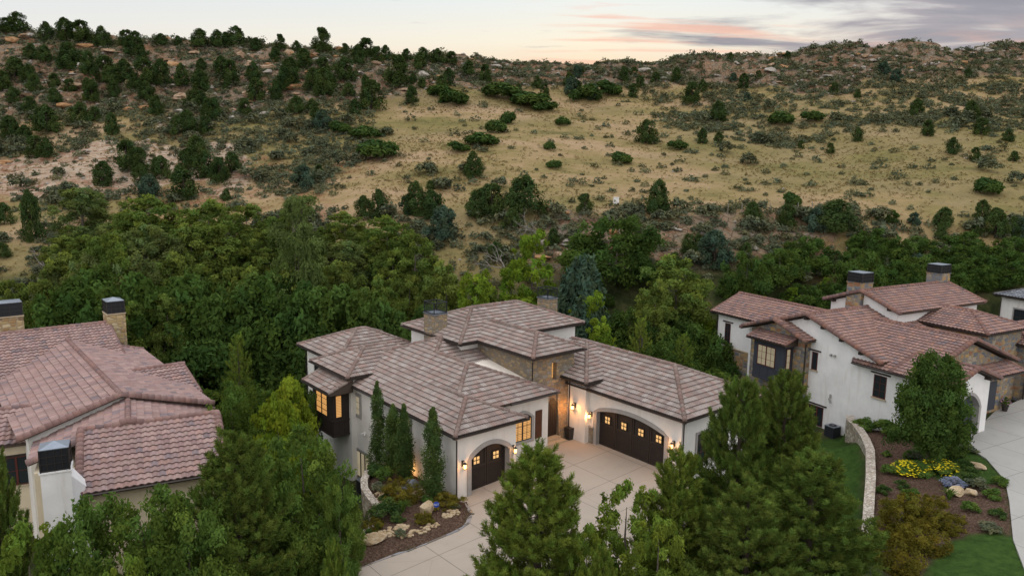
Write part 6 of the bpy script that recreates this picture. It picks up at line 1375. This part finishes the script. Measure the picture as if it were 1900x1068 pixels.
gm = hit(1729, 862); fg('gmaple', 'maple_tree', 1744, 650, gm[1], 4.9, 'round dark green maple on the mulch bed in front of the right house', 'tree', hdef=5.8, wdef=4.6)
fg('gyellow', 'garden_tree', 538, 698, 47, 3.8, 'taller yellow green tree left of the bay window, lit from below', 'tree', hdef=4.2, wdef=4.4)
fg('gyellow', 'garden_tree', 512, 742, 43, 4.2, 'yellow green tree in front of the taller one, left of the bay window', 'tree', hdef=4.2, wdef=4.4)
fg('bigshrub', 'garden_tree', 425, 705, 45, 4.4, 'green shrub tree right of the left house roof corner', 'tree', hdef=6.4, wdef=6.2)
fg('bigshrub', 'garden_tree', 565, 715, 50, 2.6, 'green tree tight against the left corner of the main house', 'tree', hdef=6.4, wdef=6.2)
for i, (px, Y, wm, hm) in enumerate([(470, 52, 3, 3.4), (400, 54, 3.4, 3.6), (520, 55, 3.2, 3.2), (380, 49, 3, 3), (560, 58, 3, 3.2), (450, 59, 3.4, 3.6), (340, 60, 3.4, 3.8), (500, 62, 3.4, 3.6)]):
    x, y, z = spot(px, Y); plant('bush', PT['bigshrub'], x, y, z, wm / 6.2, hm / 6.4, 'dark leafy bush in the gap between the left and main houses', 'bush', 'bushes between the left and main houses')
# sunken side by the right house, behind the pines
for i, (lx, ly, wm, hm) in enumerate([(-6, 14, 3, 3), (-7, 19, 3.4, 3.2), (-9, 10, 2.6, 2.6), (-6, 24, 3.6, 3.4), (-12, 6, 2.6, 3)]):
    x, y = rw(lx, ly); plant('bush', PT['bigshrub'], x, y, gz(x, y), wm / 6.2, hm / 6.4, 'dark leafy bush in the gap between the main and right houses', 'bush', 'bushes between the main and right houses')
# columnar junipers against the garage wall
def column(seed, h, w_):
    r = np.random.default_rng(seed); K = 46; zz = (np.arange(K) + r.uniform(0, 1, K)) / K; prof = np.minimum((zz + .03) / .12, 1) ** .5 * (1 - zz ** 1.9) ** .8 * (.78 + .22 * np.sin(zz * 23 + seed)) + .05; th = r.uniform(0, 6.28, K)
    cl = np.stack([np.cos(th) * w_ * .24 * prof, np.sin(th) * w_ * .24 * prof, .12 + zz * h * .97], 1); n = 300; idx = np.repeat(np.arange(K), n); d = r.normal(size=(K * n, 3)); d /= np.linalg.norm(d, axis=1)[:, None]
    P = cl[idx] + d * (w_ * .36 * (prof[idx] * .8 + .1) * r.uniform(.5, 1.1, K * n))[:, None] * np.array([1, 1, 1.5]); N = d * 1.; N[:, 2] += .8
    tr = MB().tube([(0, 0, -.3), (0, 0, h * .85)], [.07, .015], n=6)
    return mesh_of(quads_mesh('crown', leaf_quads(P, .062, N, up=.9, asp=2.3, r=r), FOL['arbor'], tint_rows(K, [n] * K, lo=.7, hi=1.35, r=r))), mesh_of(tr.build('trunk', BARKD))
for i, (lx, ly, px, yt, w_, lb) in enumerate([(-.95, 7.3, 713, 705, 1.35, 'tallest columnar juniper, leftmost of the four against the garage side wall'), (-.95, 5.4, 746, 752, 1.25, 'second columnar juniper from the left against the garage side wall'), (-1.1, 3.9, 774, 750, 1.15, 'third columnar juniper from the left, behind the grey boulder'), (-1.0, .95, 832, 755, 1.3, 'columnar juniper standing alone at the garage corner, right of the grey boulder')]):
    x, y = mw(lx, ly); z = gz(x, y); h = at_y(px, yt, y)[2] - z; root = empty('columnar_juniper', (x, y, z), i); c_, t_ = column(70 + i, h, w_ * 1.32); obj('crown', c_, root); obj('trunk', t_, root); tag(root, lb, 'juniper')
def on(frame, lx, ly): x, y = frame(lx, ly); return x, y, gz(x, y)
def small(kind, name, frame, lx, ly, w_, h_, label, cat, wd, hd, group=None):
    x, y, z = on(frame, lx, ly); return plant(name, PT[kind], x, y, z - .03, w_ / wd, h_ / hd, label, cat, group)
small('gshrub', 'bush', mw, -2.1, 4.6, 1.35, 1.0, 'small round green bush inside the curved stone wall', 'bush', 1.3, 1.0)
small('spirea', 'bush', mw, -2.7, 1.7, 2.4, 1.3, 'olive feathery bush in the middle of the mulch bed', 'bush', 2.0, 1.3)
small('dshrub', 'bush', mw, -4.3, .6, 2.0, 1.25, 'dark green dense bush left of the spiky plant in the mulch bed', 'bush', 1.2, .9)
small('spirea', 'bush', mw, -1.0, -.5, 2.0, .6, 'low yellow green cushion beside the flagstone border corner', 'bush', 2.0, 1.3)
small('lowoak', 'bush', mw, -1.9, 5.9, 1.5, .7, 'low spreading green plant at the top end of the curved stone wall', 'bush', 2.4, 1.0); small('spirea', 'bush', mw, -5.3, .1, 1.2, .7, 'small olive bush behind the cobbles in the mulch bed', 'bush', 2.0, 1.3)
small('spirea', 'bush', mw, -8.8, .9, 1.8, 1.0, 'olive bush left of the garden wall end', 'bush', 2.0, 1.3)
x, y, z = spot(500, 28); plant('bush', PT['spirea'], x, y, z, 1.6, 1.6, 'wide olive bush below the full pine at the bottom edge', 'bush'); x, y, z = spot(560, 27.5); plant('bush', PT['spirea'], x, y, z, 1.3, 1.3, 'olive bush between the full pine and the small young pine', 'bush'); x, y, z = spot(405, 25); plant('bush', PT['spirea'], x, y, z, 1.3, 1.3, 'olive bush at the bottom edge under the full pine', 'bush')
def blades(seed, n, L, w_, droop, fol):
    r = np.random.default_rng(seed); Q = []
    for i in range(n):
        a = r.uniform(0, 6.28); o_ = np.array([math.cos(a), math.sin(a), 0]); s_ = np.array([-o_[1], o_[0], 0]) * w_; l = L * r.uniform(.7, 1.1); k = r.uniform(.2, 1)
        p = [o_ * .05, o_ * l * .3 * k + np.array([0, 0, l * .55]), o_ * l * .62 * k + np.array([0, 0, l * .86 * (1 - droop * .4 * k)]), o_ * l * .95 * k + np.array([0, 0, l * (1 - droop * k)])]
        for j in range(3): w0, w1 = (1, .9, .6)[j], (.9, .6, .08)[j]; Q.append([p[j] - s_ * w0, p[j] + s_ * w0, p[j + 1] + s_ * w1, p[j + 1] - s_ * w1])
    return mesh_of(quads_mesh('plant', np.array(Q), FOL[fol], np.repeat(np.stack([r.uniform(.7, 1.3, n)] * 3, 1), 3, axis=0)))
SP = blades(1, 90, .75, .022, .45, 'garden'); GRS = blades(2, 420, 1.0, .010, .8, 'grass')
for frame, lx, ly, s, me_, nm, lb, ct in [(mw, -3.3, .45, 1.0, SP, 'iris_plant', 'spiky fan leaved plant left of the tan boulder with the blue sign', 'plant'), (mw, -7.5, .0, 1.2, GRS, 'ornamental_grass', 'tall ornamental grass tuft by the straight garden wall', 'grass clump'), (mw, -5.2, -.2, .5, SP, 'iris_plant', 'small spiky plant near the cobbles', 'plant'),
                                      (rw, -11.0, -4.6, 1.1, SP, 'iris_plant', 'spiky plant beside the yellow rocks in the right bed', 'plant')]:
    x, y, z = on(frame, lx, ly); o = obj(nm, me_, None, (x, y, z), rng.uniform(0, 6), (s, s, s)); tag(o, lb, ct)
# rocks of the beds
RB = [rockmat('blue grey boulder', (.12, .13, .15), (.19, .20, .22), (.28, .29, .31), 2.5), rockmat('buff sandstone', (.30, .20, .10), (.46, .35, .22), (.58, .50, .38), 2.5)]
def bld(frame, lx, ly, sx, sy, sz, m_, seed, label, dz=.1, rz=0):
    x, y, z = on(frame, lx, ly); o = obj('boulder', rock_mesh(seed, 1.0, RB[m_]), None, (x, y, z + dz), rz, (sx, sy, sz)); return tag(o, label, 'boulder')
bld(mw, -1.6, 2.3, .52, .42, .60, 0, 200, 'smooth blue grey boulder between the columnar junipers', .3, .4)
bld(mw, -2.4, -.55, .55, .42, .55, 1, 201, 'upright tan boulder behind the small blue sign', .25, .9); bld(mw, -6.0, -1.2, .62, .50, .38, 1, 202, 'flat topped tan boulder near the bottom of the mulch bed', .18, .3)
bld(rw, -9.9, -4.3, .75, .5, .38, 1, 203, 'yellow rock in the right bed beside the spiky plant', .15, .5); bld(rw, -9.4, -4.9, .5, .4, .3, 1, 204, 'smaller yellow rock touching the big one in the right bed', .12, 1.1); bld(rw, -5.2, -2.7, .7, .4, .3, 1, 205, 'pale flat rock at the driveway edge of the right bed', .12, 2.0)
cob = []; 
def cobbles(cx, cy, rx, ry, n): 
    for _ in range(n):
        a = rng.uniform(0, 6.28); q = math.sqrt(rng.uniform()); lx, ly = cx + math.cos(a) * q * rx, cy + math.sin(a) * q * ry; x, y, z = on(mw, lx, ly); s = rng.uniform(.05, .13); cob.append((x, y, z, s))
cobbles(-1.6, 1.6, .9, .6, 110); cobbles(-4.9, -1.0, 1.0, .5, 90); cobbles(-3.3, 2.9, .5, .9, 60); cobbles(-1.5, -1.5, .5, .35, 40); cobbles(-3.6, -1.9, 1.2, .25, 40)
VV = []; FF = []; n0 = 0
for x, y, z, s in cob: v = bv * rng.uniform(.8, 1.15, bv.shape) * s * np.array([1.2, .9, .7]); VV.append(v + np.array([x, y, z + s * .3])); FF.append(bf + n0); n0 += len(bv)
me_ = bpy.data.meshes.new('cobbles'); me_.from_pydata(np.concatenate(VV).tolist(), [], np.concatenate(FF).tolist()); me_.materials.append(RB[1]); o = bpy.data.objects.new('cobbles', me_); COL.objects.link(o); tag(o, kind='stuff')
n_ = 2600; VV = []; FF = []; n0 = 0
wb = np.concatenate([np.array(BED_W), np.array(RBED_W)]); lo_, hi_ = wb.min(0), wb.max(0); cx = rng.uniform(lo_[0], hi_[0], 24000); cy = rng.uniform(lo_[1], hi_[1], 24000)
ins = ((poly_dist(cx, cy, BED_W) < -.15) | (poly_dist(cx, cy, RBED_W) < -.15))
for L_ in LAWNS: ins &= poly_dist(cx, cy, L_) > 0
cx, cy = cx[ins][:7000], cy[ins][:7000]; czz = gzi(cx, cy); C_ = np.stack([cx, cy, czz + .02], 1); Q = leaf_quads(C_, .055, None, up=1.5, asp=1.8); tag(quads_mesh('mulch_chips', Q, plain('wood chips', (.10, .065, .045), .95, var=.4)), kind='stuff')
# security sign on its stake
x, y, z = on(mw, -2.15, -1.1); sg = empty('yard_sign', (x, y, z), .1); tag(sg, 'small blue octagonal yard sign on a stake in front of the tan boulder', 'sign')
a = [(math.cos(math.pi / 8 + k * math.pi / 4), math.sin(math.pi / 8 + k * math.pi / 4)) for k in range(8)]; R8 = .17
m_b = plain('blue sign paint', (.015, .06, .42), .4); m_w = plain('white sign paint', (.75, .77, .8), .5)
p8 = MB(); p8.add([(c * R8, 0, .62 + s * R8) for c, s in a] + [(c * R8, .015, .62 + s * R8) for c, s in a], [tuple(range(8)), tuple(range(8, 16))[::-1]] + [(k, 8 + k, 8 + (k + 1) % 8, (k + 1) % 8) for k in range(8)]); p8.build('sign_panel', m_b, sg); MB().box(-.012, .012, .016, .035, -.2, .6).build('stake', M['gutter'], sg)
tx = bpy.data.curves.new('lettering', 'FONT'); tx.body = 'ADT'; tx.size = .15; tx.align_x = 'CENTER'; tx.align_y = 'CENTER'; tx.extrude = .002; to = bpy.data.objects.new('lettering', tx); COL.objects.link(to); to.parent = sg; to.location = (0, -.006, .62); to.rotation_euler = (rad(90), 0, 0); tx.materials.append(m_w)
bpy.context.view_layer.update(); lm = bpy.data.meshes.new_from_object(to.evaluated_get(bpy.context.evaluated_depsgraph_get())); lo_ = obj('lettering', lm, sg, (0, -.006, .62)); lo_.rotation_euler = (rad(90), 0, 0); bpy.data.objects.remove(to); lo_.name = 'lettering'
# planting of the right bed
for px, py, w_, h_, lb in [(1668, 985, 3.0, 1.9, 'olive bush against the foot of the long stone retaining wall'), (1660, 1060, 3.6, 2.3, 'largest olive bush at the bottom of the right bed'), (1725, 965, 2.8, 1.4, 'olive bush directly below the left yellow flowers'), (1708, 1020, 2.8, 1.6, 'olive bush at the left tip of the bottom right lawn'), (1765, 985, 2.0, 1.0, 'small olive bush between the lawn and the blue grey catmint')]:
    g_ = hit(px, py, 20); plant('bush', PT['spirea'], g_[0], g_[1], g_[2] - .03, w_ / 2, h_ / 1.3, lb, 'bush')
for lx, ly, w_, h_, lb in [(-3.6, 4.8, 2.4, 1.1, 'leafy green bush left of the maple against the white wall'), (-3.9, 6.4, 2.0, 1.1, 'leafy green bush at the top of the stone retaining wall'), (-3.6, 3.2, 2.2, 1.0, 'leafy green bush behind the maple trunk'), (-6.4, .9, .9, .6, 'small round green bush in the mulch left of the maple trunk'), (-7.2, 2.1, .7, .45, 'tiny green bush near the stone retaining wall')]: small('gshrub', 'bush', rw, lx, ly, w_, h_, lb, 'bush', 1.3, 1.0)
for lx, ly, w_, h_, lb in [(-7.6, -3.6, 1.6, .6, 'dark low bush right of the grey blue one in the right bed'), (-6.6, -3.3, 1.4, .6, 'dark low bush by the curve of the right driveway')]: small('dshrub', 'bush', rw, lx, ly, w_, h_, lb, 'bush', 1.2, .9)
PT['laven'] = [shrub(62, .6, 1.2, 1300, 'laven', .055, 1.2)]; small('laven', 'catmint', rw, -8.9, -3.6, 1.7, .6, 'blue grey mounded catmint below the yellow flowers', 'flower', 1.2, .6)
small('gshrub', 'flower_bush', rw, -8.5, -.6, 2.7, .85, 'green mound covered with yellow flowers, left one of the pair', 'flower', 1.3, 1.0); small('gshrub', 'flower_bush', rw, -7.1, -1.7, 2.5, .9, 'green mound covered with yellow flowers, right one of the pair', 'flower', 1.3, 1.0)
for o in [ob for ob in bpy.data.objects if ob.name.startswith('flower_bush')]:
    d = rng.normal(size=(260, 3)); d[:, 2] = np.abs(d[:, 2]) + .25; d /= np.linalg.norm(d, axis=1)[:, None]; P = d * np.array([.62, .62, .82]) * rng.uniform(.9, 1.1, (260, 1)); Q = leaf_quads(P, .075, None, up=2.5, asp=1.0); quads_mesh('blossom', Q, FOL['flower'], np.ones((260, 3)), parent=o)
for k, (lx, ly, sc_) in enumerate([(-1.2, 3.2, .5), (-.6, 1.9, .45), (-2.9, 3.9, .5), (-3.3, 2.4, .55), (-1.8, .4, .5), (-3.1, -1.3, .45), (-4.7, -1.6, .4), (-5.9, -.5, .55), (-7.0, -1.2, .5), (-7.9, -1.7, .45), (-.9, -1.1, .4), (-4.0, -.4, .45), (-1.6, 6.1, .45)]):
    x, y, z = on(mw, lx, ly); plant('low_plant', PT[('gshrub', 'spirea', 'sage', 'dshrub')[k % 4]], x, y, z - .03, sc_ * 1.3, sc_ * 1.05, 'low clumping plant in the mulch bed beside the small garage', 'plant', 'low plants in the left mulch bed')
for k, (px, py, sc_) in enumerate([(1650, 880, .55), (1672, 905, .5), (1700, 850, .5), (1690, 925, .6), (1790, 870, .6), (1815, 905, .6), (1840, 925, .55), (1850, 960, .5), (1835, 985, .5), (1800, 950, .5), (1770, 850, .6), (1790, 838, .6), (1855, 900, .5), (1640, 915, .5)]):
    g_ = hit(px, py, 20)
    if g_: plant('low_plant', PT[('gshrub', 'dshrub', 'sage')[k % 3]], g_[0], g_[1], g_[2] - .03, sc_ * 1.8, sc_ * 1.3, 'low clumping plant in the mulch bed below the right house', 'plant', 'low plants in the right mulch bed')
# air conditioners
def ac(frame, lx, ly, z, label, rz):
    x, y = frame(lx, ly); r_ = empty('air_conditioner', (x, y, z), rz); tag(r_, label, 'air conditioner'); b_ = MB(); b_.box(-.42, .42, -.42, .42, 0, .85)
    c_ = b_.build('casing', M['slate'], r_); l_ = MB()
    for k in range(11): l_.box(-.44, .44, -.44, .44, .08 + k * .07, .105 + k * .07)
    l_.build('louvre', M['mesh'], c_); MB().box(-.45, .45, -.45, .45, .85, .90).build('top', M['capmetal'], r_); f_ = MB(); f_.tube([(0, 0, .90), (0, 0, .945)], .30, .27, 20); f_.build('fan_guard', M['mesh'], r_); MB().tube([(0, 0, .945), (0, 0, .965)], .09, n=12).build('fan_hub', M['capmetal'], r_)
ac(mw, -1.0, 9.0, gz(*mw(-1.0, 9.0)), 'dark air conditioner beside the curved stone wall of the main house', MR); ac(rw, -3.5, 9.3, gz(*rw(-3.5, 9.3)), 'dark air conditioner against the white wall of the right house', RR)
# planters
x, y = mw(10.75, 2.05); pl_ = MB(); zb = .05 * 10.75; pl_.add([(-.17, -.17, 0), (.17, -.17, 0), (.17, .17, 0), (-.17, .17, 0), (-.25, -.25, .85), (.25, -.25, .85), (.25, .25, .85), (-.25, .25, .85), (-.21, -.21, .80), (.21, -.21, .80), (.21, .21, .80), (-.21, .21, .80)], [(0, 1, 5, 4), (1, 2, 6, 5), (2, 3, 7, 6), (3, 0, 4, 7), (4, 5, 9, 8), (5, 6, 10, 9), (6, 7, 11, 10), (7, 4, 8, 11), (8, 9, 10, 11), (0, 3, 2, 1)])
o = pl_.build('planter', M['dark']); o.location = (x, y, zb); o.rotation_euler = (0, 0, MR); tag(o, 'tall dark tapered planter at the foot of the stone entry tower', 'planter')
x, y = rw(8.2, 2.6); r_ = empty('flower_pot', (x, y, 0), 0); tag(r_, 'dark flower pot with pink and white flowers by the right house entrance', 'flower pot'); MB().tube([(0, 0, 0), (0, 0, .5)], .18, .28, 12).build('pot', M['dark'], r_); o = obj('foliage', PT['gshrub'][0], r_, (0, 0, .45), 0, (.6, .6, .7)); d = rng.normal(size=(60, 3)); d /= np.linalg.norm(d, axis=1)[:, None]; d[:, 2] = abs(d[:, 2]); quads_mesh('blossom', leaf_quads(d * .38 + np.array([0, 0, .65]), .07, None, up=2), plain('pink petals', (.6, .3, .45), .6), np.ones((60, 3)), r_)
# garden uplights between the columnar junipers and under the yellow tree
def uplight(x, y, z, pw, label):
    r_ = MB().tube([(0, 0, -.1), (0, 0, .12)], .05, .06, 10).build('garden_light', M['dark']); r_.location = (x, y, z); tag(r_, label, 'garden light'); MB().tube([(0, 0, .121), (0, 0, .125)], .05, n=10).build('lens', M['lamp'], r_)
    li = bpy.data.lights.new('uplight', 'POINT'); li.energy = pw; li.color = (1, .50, .16); li.shadow_soft_size = .06; lo = bpy.data.objects.new('uplight', li); COL.objects.link(lo); lo.parent = r_; lo.location = (0, 0, .25)
x, y, z = on(mw, -.35, 4.7); uplight(x, y, z, 16, 'small garden uplight between the second and third columnar junipers'); x, y, z = on(mw, -.35, 2.2); uplight(x, y, z, 18, 'small garden uplight behind the grey boulder'); x, y, z = spot(505, 44.5); uplight(x, y, z, 30, 'garden uplight under the yellow green tree'); x, y, z = spot(97, 28); uplight(x, y, z + .5, 30, 'garden uplight at the foot of the white chimney')

# things nothing tells apart share a label and a group
_by = {}
for o in bpy.data.objects:
    if o.parent is None and o.get('label') and o.get('group'): _by.setdefault(o['label'], []).append(o)
for L_, os_ in _by.items():
    if len(os_) > 1:
        for o in os_: o['group'] = os_[0]['group']
